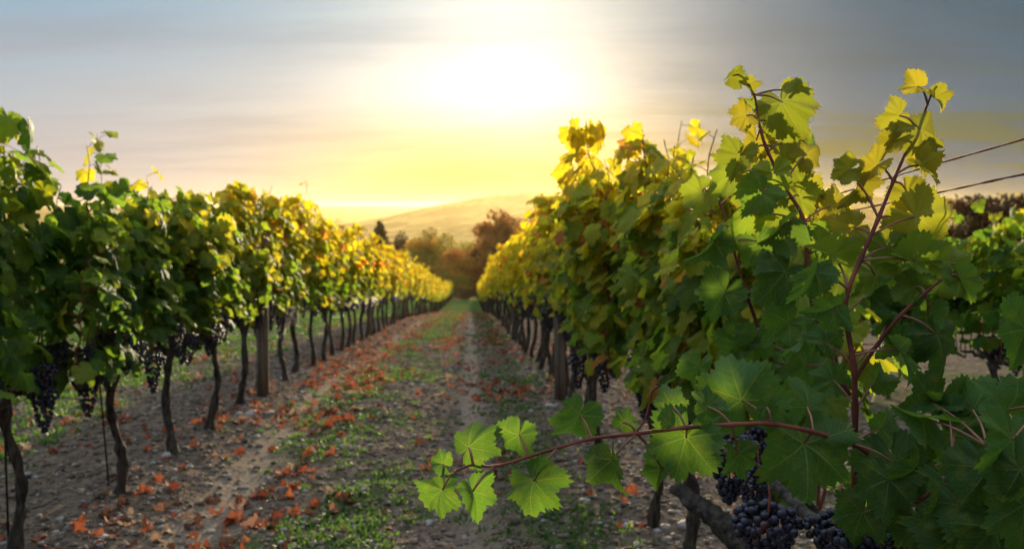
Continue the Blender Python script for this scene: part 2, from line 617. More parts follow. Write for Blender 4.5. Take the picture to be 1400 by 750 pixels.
gx = axis(-3.2, 2.6, 160, 1.075, 1.075, -9000, 9000)
gy = axis(2.6, 11, 230, 1.12, 1.03, -40, 9500)
X, Y = np.meshgrid(gx, gy)
Z = H(X, Y)
nx, ny = len(gx), len(gy)
idx = np.arange(nx * ny).reshape(ny, nx)
fq = np.stack([idx[:-1, :-1], idx[:-1, 1:], idx[1:, 1:], idx[1:, :-1]], -1).reshape(-1, 4)
me = mesh_np('ground', np.stack([X, Y, Z], -1).reshape(-1, 3), fq.ravel(), np.arange(len(fq)) * 4, np.full(len(fq), 4), M_GROUND)
link('ground', me, kind='structure', label='stony vineyard soil sloping down to a valley and distant hills')

# ------------------------------------------------------------------ leaf geometry
LOBE_T = np.radians([0, 9, 20, 27, 36, 46, 53, 62, 74, 82, 92, 102, 110, 122, 140, 158, 170, 176, 180])
LOBE_R = np.array([1.0, .90, .74, .70, .78, .88, .92, .85, .72, .68, .73, .78, .77, .68, .60, .54, .40, .20, .06])


def leaf_template(N, rings, teeth, seed=0, amp=.075):
    g = np.random.default_rng(seed)
    th = np.linspace(-math.pi, math.pi, N, endpoint=False) + math.pi / N
    r = np.interp(np.abs(th), LOBE_T, LOBE_R)
    if seed % 5 < 3:
        r = r + (.10 - .05 * (seed % 3)) * (np.abs(th) > .2) * (np.abs(th) < 2.9) * (.92 - r) * 4
    r = r * (1 + .06 * np.sin(th * 2 + g.uniform(0, 6)) + .04 * np.sin(th * 3 + g.uniform(0, 6)))
    if teeth:
        tt = np.linspace(0, 1, N, endpoint=False)
        warp = sum(g.uniform(-.5, .5) * np.sin(2 * math.pi * (k * tt + g.uniform())) for k in (2, 3, 5, 7))
        ph = (teeth * tt + warp * .8) % 1.0
        saw = 1 - 2 * np.abs(ph - .5) * 2
        big = np.clip(np.cos(2 * math.pi * (teeth / 3 * tt + warp * .3)), -.2, 1) * .8
        env = np.clip((math.pi - np.abs(th)) * 2, 0, 1)
        r = r * (1 + amp * (saw * .9 + big * .9 - .3) * env)
    v = [[0, 0]]
    for q in rings:
        v += list(np.stack([np.sin(th) * r * q, np.cos(th) * r * q], -1))
    v = np.array(v, float)
    faces = [(0, 1 + (i + 1) % N, 1 + i) for i in range(N)]
    for k in range(len(rings) - 1):
        a, b = 1 + k * N, 1 + (k + 1) * N
        faces += [(a + i, a + (i + 1) % N, b + (i + 1) % N, b + i) for i in range(N)]
    flat = np.array([i for f in faces for i in f], np.int64)
    tot = np.array([len(f) for f in faces], np.int64)
    return v, flat, tot


def leaf_z(uv, curl, fold, wave, ph):
    x, y = uv[..., 0], uv[..., 1]
    r2 = x * x + y * y
    th = np.arctan2(x, y)
    z = -curl * r2 + fold * np.abs(x) * .6
    # tissue bulges between the main veins, edge ripples
    z = z + wave * (.045 * np.sqrt(r2 + 1e-6) * np.cos(th * 6.9) + .05 * np.sin(x * 4 + ph) * np.cos(y * 3.3 - ph) + .17 * r2 * np.sin(th * 4 + ph) + .07 * r2 * np.sin(th * 9 + ph * 2))
    return z


T_HERO = [leaf_template(168, (.14, .30, .46, .62, .77, .89, 1.0), 38, s, .075) for s in range(5)]
T_NEAR = [leaf_template(60, (.40, .75, 1.0), 20, s + 1, .07) for s in range(3)]
T_MID = [leaf_template(22, (.55, 1.0), 0, s) for s in range(3)]
T_FAR = [leaf_template(11, (1.0,), 0, s) for s in range(3)]


def leaves_mesh(name, P, NRM, TIP, S, lod, mat, zrel, seed, droopy=1.0, tint=None):
    """K leaves: P junction points, NRM normals, TIP directions, S sizes, zrel relative height"""
    g = np.random.default_rng(seed)
    P = np.asarray(P, float)
    K = len(P)
    NRM = np.asarray(NRM, float)
    NRM /= np.linalg.norm(NRM, axis=1, keepdims=True)
    TIP = np.asarray(TIP, float)
    TIP = TIP - NRM * np.sum(TIP * NRM, 1, keepdims=True)
    TIP /= np.linalg.norm(TIP, axis=1, keepdims=True) + 1e-9
    XA = np.cross(TIP, NRM)
    S = np.asarray(S, float)
    tm = {'hero': T_HERO, 'near': T_NEAR, 'mid': T_MID, 'far': T_FAR}[lod]
    sel = g.integers(0, len(tm), K)
    V, C, U, FL, TT = [], [], [], [], []
    off = 0
    for k in range(len(tm)):
        ii = np.where(sel == k)[0]
        if not len(ii):
            continue
        uv, flat, tot = tm[k]
        n = len(uv)
        uvk = np.repeat(uv[None], len(ii), 0)
        z = leaf_z(uvk, g.uniform(.05, .5, (len(ii), 1)) * droopy, g.uniform(-.2, .6, (len(ii), 1)), g.uniform(.4, 1.2, (len(ii), 1)), g.uniform(0, 6, (len(ii), 1)))
        s = S[ii][:, None, None]
        v = P[ii][:, None] + s * (uvk[..., :1] * XA[ii][:, None] + uvk[..., 1:] * TIP[ii][:, None] + z[..., None] * NRM[ii][:, None])
        V.append(v.reshape(-1, 3))
        U.append(uvk.reshape(-1, 2))
        c = np.zeros((len(ii), n, 4))
        c[..., 0] = g.beta(1.6, 1.9, len(ii))[:, None]
        c[..., 1] = g.uniform(0, 1, len(ii))[:, None]
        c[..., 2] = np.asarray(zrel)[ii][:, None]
        if tint is not None:
            c[..., 0], c[..., 1] = tint
        c[..., 3] = 1
        C.append(c.reshape(-1, 4))
        fl = (flat[None] + (np.arange(len(ii)) * n)[:, None] + off)
        FL.append(fl.ravel())
        TT.append(np.tile(tot, len(ii)))
        off += n * len(ii)
    V, C, U, FL, TT = map(np.concatenate, (V, C, U, FL, TT))
    st = np.concatenate([[0], np.cumsum(TT)[:-1]])
    return mesh_np(name, V, FL, st, TT, mat, C, U)


# ------------------------------------------------------------------ grape clusters
import bmesh


def ico(sub):
    b = bmesh.new()
    bmesh.ops.create_icosphere(b, subdivisions=sub, radius=1)
    v = np.array([q.co[:] for q in b.verts])
    f = np.array([[w.index for w in q.verts] for q in b.faces])
    b.free()
    return v, f


ICO1, ICO2, ICO3 = ico(1), ico(2), ico(3)


def cluster_mesh(seed, sub, nb, L=.17, Wd=.045, br=.0085):
    g = np.random.default_rng(seed)
    iv, jf = {1: ICO1, 2: ICO2, 3: ICO3}[sub]
    pts = []
    tries = 0
    while len(pts) < nb and tries < nb * 60:
        tries += 1
        s = g.uniform(0, 1) ** 1.1
        w = Wd * (1 - s) ** .55 * (1 if s > .12 else .6 + s * 3.3)
        a = g.uniform(0, 2 * math.pi)
        q = np.array([math.cos(a) * w, math.sin(a) * w, -.02 - s * L])
        if s < .3 and g.uniform() < .3:
            q[:2] *= 1.35
        if all(np.sum((q - e) ** 2) > (br * 1.45) ** 2 for e in pts):
            pts.append(q)
    pts = np.array(pts)
    K = len(pts)
    rad = g.uniform(.85, 1.12, K) * br
    v = pts[:, None] + iv[None] * rad[:, None, None]
    c = np.ones((K, len(iv), 4))
    c[..., 0] = g.uniform(0, 1, K)[:, None]
    c[..., 1] = g.uniform(0, 1, K)[:, None]
    f = (jf[None] + (np.arange(K) * len(iv))[:, None, None]).reshape(-1)
    n = K * len(jf)
    me = mesh_np('grape_cluster', v.reshape(-1, 3), f, np.arange(n) * 3, np.full(n, 3), M_GRAPE, c.reshape(-1, 4))
    return me


def stem_mesh(L=.17):
    mb = MB()
    mb.tube([(0, 0, .035), (.003, 0, 0), (0, .002, -.05), (0, 0, -L * .8)], [.0022, .002, .0018, .001], 5)
    return mb.mesh('stem', M_CANE)


CL_NEAR = [cluster_mesh(s, 2, 95, .15 + .03 * (s % 3), .042 + .006 * (s % 2)) for s in range(5)]
CL_HERO = [cluster_mesh(s + 20, 3, 125, .135, .043, .0074) for s in range(3)]
CL_FAR = [cluster_mesh(s + 40, 1, 34, .16, .045, .013) for s in range(3)]
STEM = stem_mesh()


# ------------------------------------------------------------------ procedural vines
def vine_parts(seed, lod, top=1.72, ncane=11, spread=.46, dens=1.0, bottom=.90, thick=.85):
    g = random.Random(seed)
    out = {}
    # trunk
    lean_x, lean_y = g.uniform(-.05, .05), g.uniform(-.10, .10)
    n = {'near': 16, 'mid': 8, 'far': 4}[lod]
    pts, rad = [], []
    w1, w2 = g.uniform(0, 6), g.uniform(0, 6)
    for i in range(n + 1):
        q = i / n
        pts.append((lean_x * q + .018 * math.sin(q * 7 + w1), lean_y * q + .022 * math.sin(q * 6 + w2), -.06 + (.70) * q))
        rad.append((.022 + .013 * (1 - q) ** 5 * 1.5 + (.014 if q > .88 else 0)) * g.uniform(.78, 1.24))
    mb = MB()
    mb.tube(pts, rad, {'near': 12, 'mid': 8, 'far': 5}[lod], True, .24 if lod != 'far' else 0, g)
    out['trunk'] = mb.mesh('trunk', M_BARK)
    head = Vector(pts[-1])
    # cordon arms along the wire
    for sgn in (-1, 1):
        mb = MB()
        cp = [head]
        for i in range(1, 7):
            q = i / 6
            cp.append(Vector((head.x * (1 - q) + g.uniform(-.012, .012), head.y + sgn * q * .44, .655 + g.uniform(-.014, .014))))
        mb.tube(spline(cp, 2 if lod == 'near' else 1), np.interp(np.linspace(0, 1, len(spline(cp, 2 if lod == 'near' else 1))), [0, 1], [.020, .010]), 8 if lod == 'near' else 5, True, .15, g)
        out.setdefault('arm', []).append(mb.mesh('cordon_arm', M_BARK))
    # canes with leaves
    mb = MB()
    P, N, T, S, Zr = [], [], [], [], []
    for c in range(ncane):
        y0 = -spread + 2 * spread * (c + g.uniform(.1, .9)) / ncane
        tz = top * g.uniform(.84, 1.04)
        tz *= 1.04 - .20 * abs(y0 / spread) ** 2
        if g.random() < .20:
            tz += g.uniform(.05, .26)
        px, py, pz = head.x * .3 + g.uniform(-.02, .02), y0, .66
        side = g.choice((-1, 1))
        bx, by = g.uniform(-.13, .13) * thick, g.uniform(-.12, .12)
        hang = g.random() < .3
        path = []
        K = 12
        for i in range(K + 1):
            q = i / K
            xx = px + bx * q + side * (.16 * thick * q * q if hang else .03 * q) + .014 * math.sin(i * 1.7 + c)
            yy = py + by * q + .018 * math.sin(i * 1.3 + c * 2)
            zz_ = pz + (tz - pz) * (q if not hang else math.sin(q * 1.9) / math.sin(1.9) * .92 if q < .99 else .92)
            path.append(Vector((xx, yy, zz_)))
        mb.tube(path, np.interp(np.linspace(0, 1, K + 1), [0, 1], [.0052, .0022]), 5 if lod == 'near' else 3, False)
        nodes = int(17 * dens)
        for k in range(nodes):
            q = (k + g.uniform(0, .8)) / nodes
            q = .05 + .95 * q
            a = path[min(int(q * K), K - 1)]
            b = path[min(int(q * K) + 1, K)]
            base = a.lerp(b, q * K - int(q * K)) if q < 1 else path[-1]
            for rep in range(2 if q < .85 else 1):
                if base.z < bottom + .04 and g.random() < .55:
                    continue
                sd_ = g.choice((-1, 1))
                out_d = Vector((sd_ * g.uniform(.35, 1), g.uniform(-.9, .9), g.uniform(-.25, .55))).normalized()
                pl = g.uniform(.05, .13) * (1.0 if q < .8 else .6)
                j = base + out_d * pl
                s = g.uniform(.055, .098) * (1 - .35 * max(0, q - .75) * 4 * .6)
                nn = Vector((out_d.x * g.uniform(.3, 1.2), out_d.y * g.uniform(.2, .9) + g.uniform(-.3, .3), g.uniform(.05, 1.1)))
                tt = Vector((out_d.x * .5 + g.uniform(-.4, .4), out_d.y * .6 + g.uniform(-.5, .5), -g.uniform(.3, 1.3)))
                P.append(j)
                N.append(nn)
                T.append(tt)
                S.append(s)
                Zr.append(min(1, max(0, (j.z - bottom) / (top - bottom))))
                if lod == 'near':
                    mb.tube([base, base.lerp(j, .5) + Vector((0, 0, .006)), j], [.0018, .0015, .0013], 3, False)
    out['canes'] = mb.mesh('canes', M_CANE)
    out['foliage'] = leaves_mesh('foliage', P, N, T, S, lod, M_LEAF if lod == 'near' else M_LEAF_FAR, Zr, seed)
    # bunches below the canopy
    cl = []
    for i in range({'near': 8, 'mid': 6, 'far': 4}[lod]):
        cl.append((g.uniform(-.11, .11), g.uniform(-.42, .42), g.uniform(.70, .90), g.uniform(0, 6), g.uniform(.85, 1.15)))
    out['clusters'] = cl
    return out


def build_vine(x, y, parts, lod, label, group, autumn, rz=0, sc=1.0, ncl=None):
    z = Hs(x, y) - .01
    o = thing('grape_vine', (x, y, z), label, 'grapevine', group)
    o.rotation_euler.z = rz
    o.scale = (1, 1, sc)
    link('trunk', parts['trunk'], o)
    for a in parts['arm']:
        link('cordon_arm', a, o)
    link('canes', parts['canes'], o)
    link('foliage', parts['foliage'], o, autumn=autumn)
    pool = CL_NEAR if lod == 'near' else CL_FAR
    for i, (cx, cy, cz, rr, s) in enumerate(parts['clusters'][:ncl]):
        b = link('grape_cluster', pool[i % len(pool)], o, (cx, cy, cz))
        b.rotation_euler.z = rr
        b.scale = (s, s, s * 1.05)
        if lod == 'near':
            link('cluster_stem', STEM, b)
    return o


random.seed(3)
ORD = ['first', 'second', 'third', 'fourth', 'fifth', 'sixth', 'seventh', 'eighth', 'ninth', 'tenth', 'eleventh', 'twelfth', 'thirteenth', 'fourteenth']
CNT = {}


def by_post(y, row, posts, look, far):
    k = sum(1 for q in posts if y > q)
    if k == 0 or k >= len(posts) and y > posts[-1] + 9:
        return far
    CNT[(row, k)] = n = CNT.get((row, k), 0) + 1
    return '%s grapevine, the %s one beyond the %s post of the %s row' % (look, ORD[n - 1], ORD[k - 1], row)


LEFT = 'grapevines of the left row'
LP, RP = (8.2, 17.4, 27.5, 37.6), (8.0, 17.0, 27.0, 37.0)
RIGHT = 'grapevines of the right row'
ROW3 = 'grapevines of the next row to the right'
MIDV = [vine_parts(300 + i, 'mid', 1.72, 11, .47, 1.0) for i in range(7)]
FARV = [vine_parts(400 + i, 'far', 1.72, 10, .48, .95) for i in range(6)]

# left row: the near vines by eye, the rest at an even spacing
lab_left = [
    ('dark green grapevine at the left edge with large hanging grape bunches', .0, 1.72),
    ('grapevine with thin rusty stake leaning beside its stout dark trunk', .04, 1.60),
    ('slim grapevine with thin straight trunk, third stem from the left edge', .14, 1.50),
    ('grapevine with curved thin trunk and grapes hung on both sides', .24, 1.56),
    ('grapevine just before the thick wooden post of the left row', .40, 1.60),
]
left_pts = [ground_at(30, 748), ground_at(163, 676), ground_at(235, 618), ground_at(289, 586), ground_at(328, 553)]
left_pts = [(p.x, p.y) for p in left_pts]
for i, ((x, y), (lb, au, tp)) in enumerate(zip(left_pts, lab_left)):
    pr = vine_parts(100 + i, 'near', tp, 13, .50, 1.15)
    build_vine(x, y, pr, 'near', lb, LEFT, au)
pr = vine_parts(120, 'near', 1.9, 13, .5, 1.1)
build_vine(-2.05, 3.45, pr, 'near', 'dark leafy grapevine cropped by the left picture edge', LEFT, .0)


def row_x_left(y):
    return float(np.interp(y, [4, 7.6, 12, 17, 28, 60, 110], [-1.95, -1.78, -1.74, -1.78, -1.86, -1.95, -2.0]))


y = left_pts[-1][1] + .95
i = 0
near_names = ['grapevine right behind the thick wooden post, yellow green leaves',
              'grapevine with slanting dark trunk, second beyond the thick wooden post',
              'grapevine with bowed trunk, third beyond the thick wooden post',
              'grapevine with upright trunk, fourth beyond the thick wooden post',
              'fifth grapevine beyond the thick wooden post, yellow green leaves',
              'sixth grapevine beyond the thick wooden post, leaning thin trunk']
while y < 108:
    lod = 'mid' if y < 26 else 'far'
    if i < 3:
        pr, l_ = vine_parts(130 + i, 'near', 1.72, 12, .50, 1.1), 'near'
    else:
        pr, l_ = (rnd.choice(MIDV), 'mid') if y < 26 else (rnd.choice(FARV), 'far')
    lb = near_names[i] if i < len(near_names) and not CNT.update({('left', 1): i + 1}) else by_post(y, 'left', LP, 'green and yellow' if y < 17 else 'golden', 'small golden grapevine far down the left row')
    au = float(np.interp(y, [8, 12, 20, 35, 90, 108], [.38, .50, .60, .63, .54, .02])) + rnd.uniform(-.07, .07)  # autumn colour, raised down the row to carry golden light too
    build_vine(row_x_left(y) + rnd.uniform(-.04, .04), y, pr, l_, lb, LEFT, au, math.pi * rnd.randint(0, 1) + rnd.uniform(-.05, .05), rnd.uniform(.90, 1.03), None if y < 60 else 3)
    y += rnd.uniform(.80, .90)
    i += 1

# right row
rp = [(.86, 4.45, 'grapevine with slim leaning trunk at the stony right edge of the aisle', .34, 1.76, 'near'),
      (.70, 5.30, 'grapevine with twisted dark trunk just left of the slim leaning one', .42, 1.74, 'near'),
      (.74, 6.20, 'grapevine just this side of the short grey post, right row', .46, 1.66, 'near'),
      (.84, 3.62, 'tall bushy grapevine with a red bare cane rising above its top', .30, 1.60, 'near'),
      (.90, 2.95, 'broad grapevine filling the space just behind the tall foreground canes', .24, 1.56, 'near'),
      (.74, 7.05, 'grapevine beside the short grey post in the right row', .54, 1.60, 'near')]
for i, (x, y, lb, au, tp, l_) in enumerate(rp):
    build_vine(x, y, vine_parts(200 + i, 'near', tp, 13, .50, 1.15), 'near', lb, RIGHT, au)
y = 7.9
i = 0
while y < 88:
    if i < 3:
        pr, l_ = vine_parts(230 + i, 'near', 1.66, 12, .5, 1.0), 'near'
    else:
        pr, l_ = (rnd.choice(MIDV), 'mid') if y < 26 else (rnd.choice(FARV), 'far')
    nm = ['first grapevine beyond the short grey post in the right row', 'second grapevine beyond the short grey post in the right row',
          'third grapevine beyond the short grey post in the right row']
    lb = nm[i] if i < 3 and not CNT.update({('right', 1): i + 1}) else by_post(y, 'right', RP, 'golden leaved', 'small golden grapevine far down the right row')
    au = float(np.interp(y, [8, 11, 18, 35, 90], [.48, .60, .68, .70, .52])) + rnd.uniform(-.07, .07)  # autumn colour, raised also to stand for golden light on this row
    build_vine(.76 + rnd.uniform(-.04, .04), y, pr, l_, lb, RIGHT, au, math.pi * rnd.randint(0, 1) + rnd.uniform(-.05, .05), rnd.uniform(.88, .99), None if y < 60 else 3)
    y += rnd.uniform(.80, .90)
    i += 1

# next row to the right
y = 3.6
i = 0
while y < 34:
    pr, l_ = (rnd.choice(MIDV), 'mid') if y < 20 else (rnd.choice(FARV), 'far')
    build_vine(3.35 + rnd.uniform(-.05, .05), y, pr, l_, ('dark grapevine of the next row, the %s one from the right picture edge' % ORD[i]) if y < 9 else 'shaded grapevine far along the next row, mostly behind the right row', ROW3, .05 + rnd.uniform(-.05, .1), math.pi * rnd.randint(0, 1), rnd.uniform(.78, .86))
    y += rnd.uniform(.80, .90)
    i += 1

# ------------------------------------------------------------------ posts, stakes and wires
def post(x, y, h, r, label, tilt=0.0):
    mb = MB()
    z = Hs(x, y)
    mb.tube([(0, 0, -.1), (tilt * .3, 0, h * .3), (tilt * .7, 0, h * .7), (tilt, 0, h - .01), (tilt, 0, h)], [r * 1.04, r, r * .98, r * .96, r * .90], 14, True, .04)
    o = link('vineyard_post', mb.mesh('vineyard_post', M_POST), None, (x, y, z), label=label, category='post', group='wooden trellis posts')
    return o


p0 = ground_at(370, 541)
post(p0.x - .06, p0.y, 1.3, .048, 'thick round wooden post in the left row, nearest and brightest', .01)
for i, yy in enumerate((17.4, 27.5, 37.6, 48, 58.5, 69, 79.5)):
    lb = ['second wooden post of the left row, beyond the thick near one', 'third wooden post of the left row, small and dark'][i] if i < 2 else 'distant thin wooden post far down the left row'
    post(row_x_left(yy) + .02, yy, 1.6, .05, lb)
p1 = ground_at(757, 546)
post(p1.x + .05, p1.y, 1.12, .042, 'grey wooden post, the nearest of the right row', -.02)
for i, yy in enumerate((17.0, 27.0, 37.0, 47)):
    post(.76, yy, 1.3, .05, 'second wooden post of the right row' if i == 0 else 'distant thin wooden post far down the right row')
for yy in (5.6, 14.0):
    post(3.35, yy, 1.5, .05, 'dark post in the next row, the nearer one' if yy < 8 else 'dark post in the next row, the farther one')


def stake(x, y, h, lean, label):
    mb = MB()
    mb.tube([(0, 0, -.1), (lean * .5, 0, h * .5), (lean, 0, h)], .005, 6)
    link('support_stake', mb.mesh('support_stake', M_STAKE), None, (x, y, Hs(x, y)), label=label, category='stake', group='thin metal support stakes')


g_ = ground_at(12, 748)
stake(g_.x, g_.y, .72, .0, 'thin dark rod standing left of the nearest trunk in left row')
g_ = ground_at(150, 663)
stake(g_.x, g_.y, .70, -.05, 'thin leaning rusty rod beside the second trunk in left row')


def wire(xf, h, y0, y1, label, r=.0014, stp=.8):
    mb = MB()
    pts = []
    y = y0
    k = 0
    while y < y1:
        pts.append((xf(y), y, Hs(xf(y), y) * 0 + float(np.interp(y, PY, PZ)) + h + .012 * math.sin(k * .9)))
        y += stp
        k += 1
    mb.tube(pts, r, 5)
    link('trellis_wire', mb.mesh('trellis_wire', M_WIRE), None, None, label=label, category='wire', group='trellis wires')


wire(row_x_left, .665, 3, 80, 'low wire carrying the vine arms of the left row', .0018)
wire(row_x_left, 1.10, 3, 80, 'middle wire among the leaves of the left row')
wire(row_x_left, 1.50, 3, 80, 'top wire among the upper leaves of the left row')
wire(lambda y: .77, .665, 2.0, 80, 'low wire carrying the vine arms of the right row', .0018)
wire(lambda y: .77, 1.15, 2.2, 80, 'middle wire among the leaves of the right row')
wire(lambda y: 3.35, .665, 3, 34, 'low wire of the next row to the right')


def px_wire(pts, label, r=.0014):
    mb = MB()
    P = spline([at(*p) for p in pts], 10)
    # two strands twisted together
    for ph in (0, math.pi):
        q = []
        for i, p in enumerate(P):
            a = i * 1.1 + ph
            q.append(p + Vector((0, math.cos(a), math.sin(a))) * r * .6)
        mb.tube(q, r * .72, 6)
    link('trellis_wire', mb.mesh('trellis_wire', M_WIRE), None, None, label=label, category='wire', group='trellis wires')


px_wire([(985, 306, 2.9), (1085, 283, 2.35), (1240, 236, 1.75), (1400, 190, 1.35), (1560, 140, 1.1)], 'upper of two rusty wires rising to the right picture edge')
px_wire([(1040, 312, 2.7), (1130, 295, 2.1), (1260, 268, 1.62), (1400, 238, 1.28), (1560, 205, 1.05)], 'lower of two rusty wires rising to the right picture edge')

# ------------------------------------------------------------------ the foreground vine, shoot by shoot
HERO_BASE = at(1180, 900, 1.75)
HERO_BASE.z = Hs(HERO_BASE.x, HERO_BASE.y)
hero = thing('grape_vine', HERO_BASE, 'sharp foreground grapevine with a long cane reaching left across the aisle', 'grapevine', RIGHT)
CF = (CM.to_3x3() @ Vector((0, 0, 1)))     # towards the camera
CR_ = (CM.to_3x3() @ Vector((1, 0, 0)))
CU = (CM.to_3x3() @ Vector((0, 1, 0)))
HM = {}


def hero_leaf_mesh(k):
    # 0-11 nearly open blades, 12-19 blades folded along the midrib
    if k not in HM:
        g = random.Random(900 + k)
        uv, flat, tot = T_HERO[k % 5]
        z = leaf_z(uv, g.uniform(.10, .75), g.uniform(-.2, 1.2), g.uniform(.9, 1.9), g.uniform(0, 6))
        f = R(g.uniform(28, 52)) if k >= 12 else R(g.uniform(-8, 22))
        ax_ = np.abs(uv[:, 0])
        sm = np.sqrt(ax_ ** 2 + .0025) - .05
        # bend each half up about the midrib, then roll the tip over
        rl = g.uniform(.2, 1.0) * np.clip(uv[:, 1], 0, 2) ** 2 * .35
        v = np.stack([uv[:, 0] * math.cos(f), uv[:, 1] * (1 - .12 * rl), z + sm * math.sin(f) - rl], -1)
        c = np.ones((len(uv), 4))
        c[:, 0] = g.uniform(.25, .95)
        c[:, 1] = g.uniform(.05, .5)
        c[:, 2] = 0
        st = np.concatenate([[0], np.cumsum(tot)[:-1]])
        HM[k] = mesh_np('leaf', v, flat, st, tot, M_LEAF_HERO, c, uv)
    return HM[k]


HR = random.Random(11)


def shoot(vine, base, pts, r0, r1, leaves, name='shoot', autumn=0.0, petn=6, mat=None):
    """pts: (px,py,depth). leaves: (node px,py | junction px,py | tip angle deg (0 up, 90 right) | width px | yaw tilt | pitch tilt | depth offset | autumn)"""
    P3 = [at(*p) for p in pts]
    P = spline(P3, 5)
    mb = MB()
    rad = list(np.interp(np.linspace(0, 1, len(P)), [0, 1], [r0, r1]))
    for i in range(0, len(rad), 5):
        rad[i] *= 1.28      # swollen nodes
    mb.tube([p - base for p in P], rad, 10)
    sh = link(name, mb.mesh(name, mat or M_SHOOT), vine)
    for L in leaves:
        (nx_, ny_, jx, jy, ang_, wpx, ty, tp_) = L[:8]
        dd = L[8] if len(L) > 8 else 0.0
        au = L[9] if len(L) > 9 else autumn
        # node = nearest point of the shoot in the picture
        best = min(P, key=lambda q: (proj(q)[0] - nx_) ** 2 + (proj(q)[1] - ny_) ** 2)
        dep = proj(best)[2]
        j = at(jx, jy, dep + dd)
        s = (.93 if name == 'long_cane' else .87) * wpx / 1.47 / F_PX * (dep + dd) / max(.55, math.cos(R(ty)) * .5 + .5)
        a = R(ang_)
        tip = CR_ * math.sin(a) + CU * math.cos(a)
        nrm = CF.copy()
        side = tip.cross(nrm)
        q = Matrix.Rotation(R(ty), 3, tip) @ Matrix.Rotation(R(tp_), 3, side)
        nrm = q @ nrm
        tip = q @ tip
        tip = (tip - nrm * tip.dot(nrm)).normalized()
        xa = tip.cross(nrm)
        Mx = Matrix((xa, tip, nrm)).transposed().to_4x4()
        Mx = Matrix.Translation(j - base) @ Mx @ Matrix.Diagonal((s, s, s, 1))
        k = HR.randint(12, 19) if (wpx < 95 and abs(ty) >= 15 and HR.random() < (.3 if name == 'long_cane' else .5)) else HR.randint(0, 11)
        o = link('leaf', hero_leaf_mesh(k), sh)
        o.matrix_local = Mx
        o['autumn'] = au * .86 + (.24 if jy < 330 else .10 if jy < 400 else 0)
        mid = best.lerp(j, .5) + Vector((0, 0, .004)) + CF * .004
        pm = MB()
        pts_ = spline([best - base, mid - base, j - base], petn)
        pm.tube(pts_, np.interp(np.linspace(0, 1, len(pts_)), [0, 1], [.0020, .0013]), 6)
        link('petiole', pm.mesh('petiole', M_PETIOLE), sh)
    return sh


CMI = CM.inverted()


def proj(p):
    q = CMI @ p
    dpt = -q.z
    return (700 + q.x / dpt * F_PX, 375 - q.y / dpt * F_PX, dpt)


# the long horizontal cane
cane = [(1205, 632, 1.46), (1165, 606, 1.42), (1112, 590, 1.38), (1054, 579, 1.35), (1000, 580, 1.33), (938, 584, 1.31), (871, 592, 1.29), (809, 599, 1.28), (762, 612, 1.27), (722, 624, 1.26), (675, 637, 1.25), (647, 635, 1.25), (623, 643, 1.25), (604, 650, 1.25)]
cane_leaves = [
    (606, 648, 606, 634, 300, 38, 20, -20, 0, .04),
    (647, 635, 641, 611, 50, 66, -25, 10, 0, .0),
    (623, 645, 605, 669, 172, 64, 28, 20, -.01, .0),
    (675, 638, 646, 671, 168, 64, -30, 20, -.01, .0),
    (722, 622, 710, 594, 190, 66, 35, -10, .02, .02),
    (762, 616, 729, 657, 130, 84, 10, 30, -.015, .0),
    (809, 598, 792, 566, 205, 78, -20, -5, .02, .02),
    (871, 592, 837, 628, 165, 72, 32, 15, -.01, .0),
    (871, 592, 852, 577, 30, 40, 10, -20, .01, .03),
    (938, 585, 938, 597, 195, 104, 12, 12, .012, .0),
    (938, 585, 917, 553, 330, 50, -10, -15, .02, .05),
    (1000, 580, 967, 555, 10, 52, 15, -20, .02, .05),
    (1054, 579, 1014, 546, 340, 116, -12, -15, .03, .03),
    (1112, 590, 1103, 556, 20, 78, 14, -20, .05, .0),
    (1112, 590, 1099, 606, 185, 136, -6, 18, .015, .0),
    (1165, 606, 1222, 632, 165, 108, 18, 14, .0, .0),
    (1165, 606, 1205, 585, 60, 70, 10, -20, .03, .06),
    (1054, 579, 1048, 556, 100, 34, 0, 10, .0, .0),
    (871, 590, 905, 640, 200, 50, 30, 10, .08, .05),
    (1000, 580, 1008, 620, 175, 58, -28, 15, .07, .02),
]
shoot(hero, HERO_BASE, cane, .0036, .0012, cane_leaves, 'long_cane')
# tendril on it
mb = MB()
mb.tube([q - HERO_BASE for q in spline([at(871, 590, 1.29), at(882, 572, 1.28), at(888, 550, 1.28), at(893, 534, 1.27), at(902, 527, 1.27), at(897, 524, 1.265)], 5)], .0012, 5)
link('tendril', mb.mesh('tendril', M_SHOOT), hero)

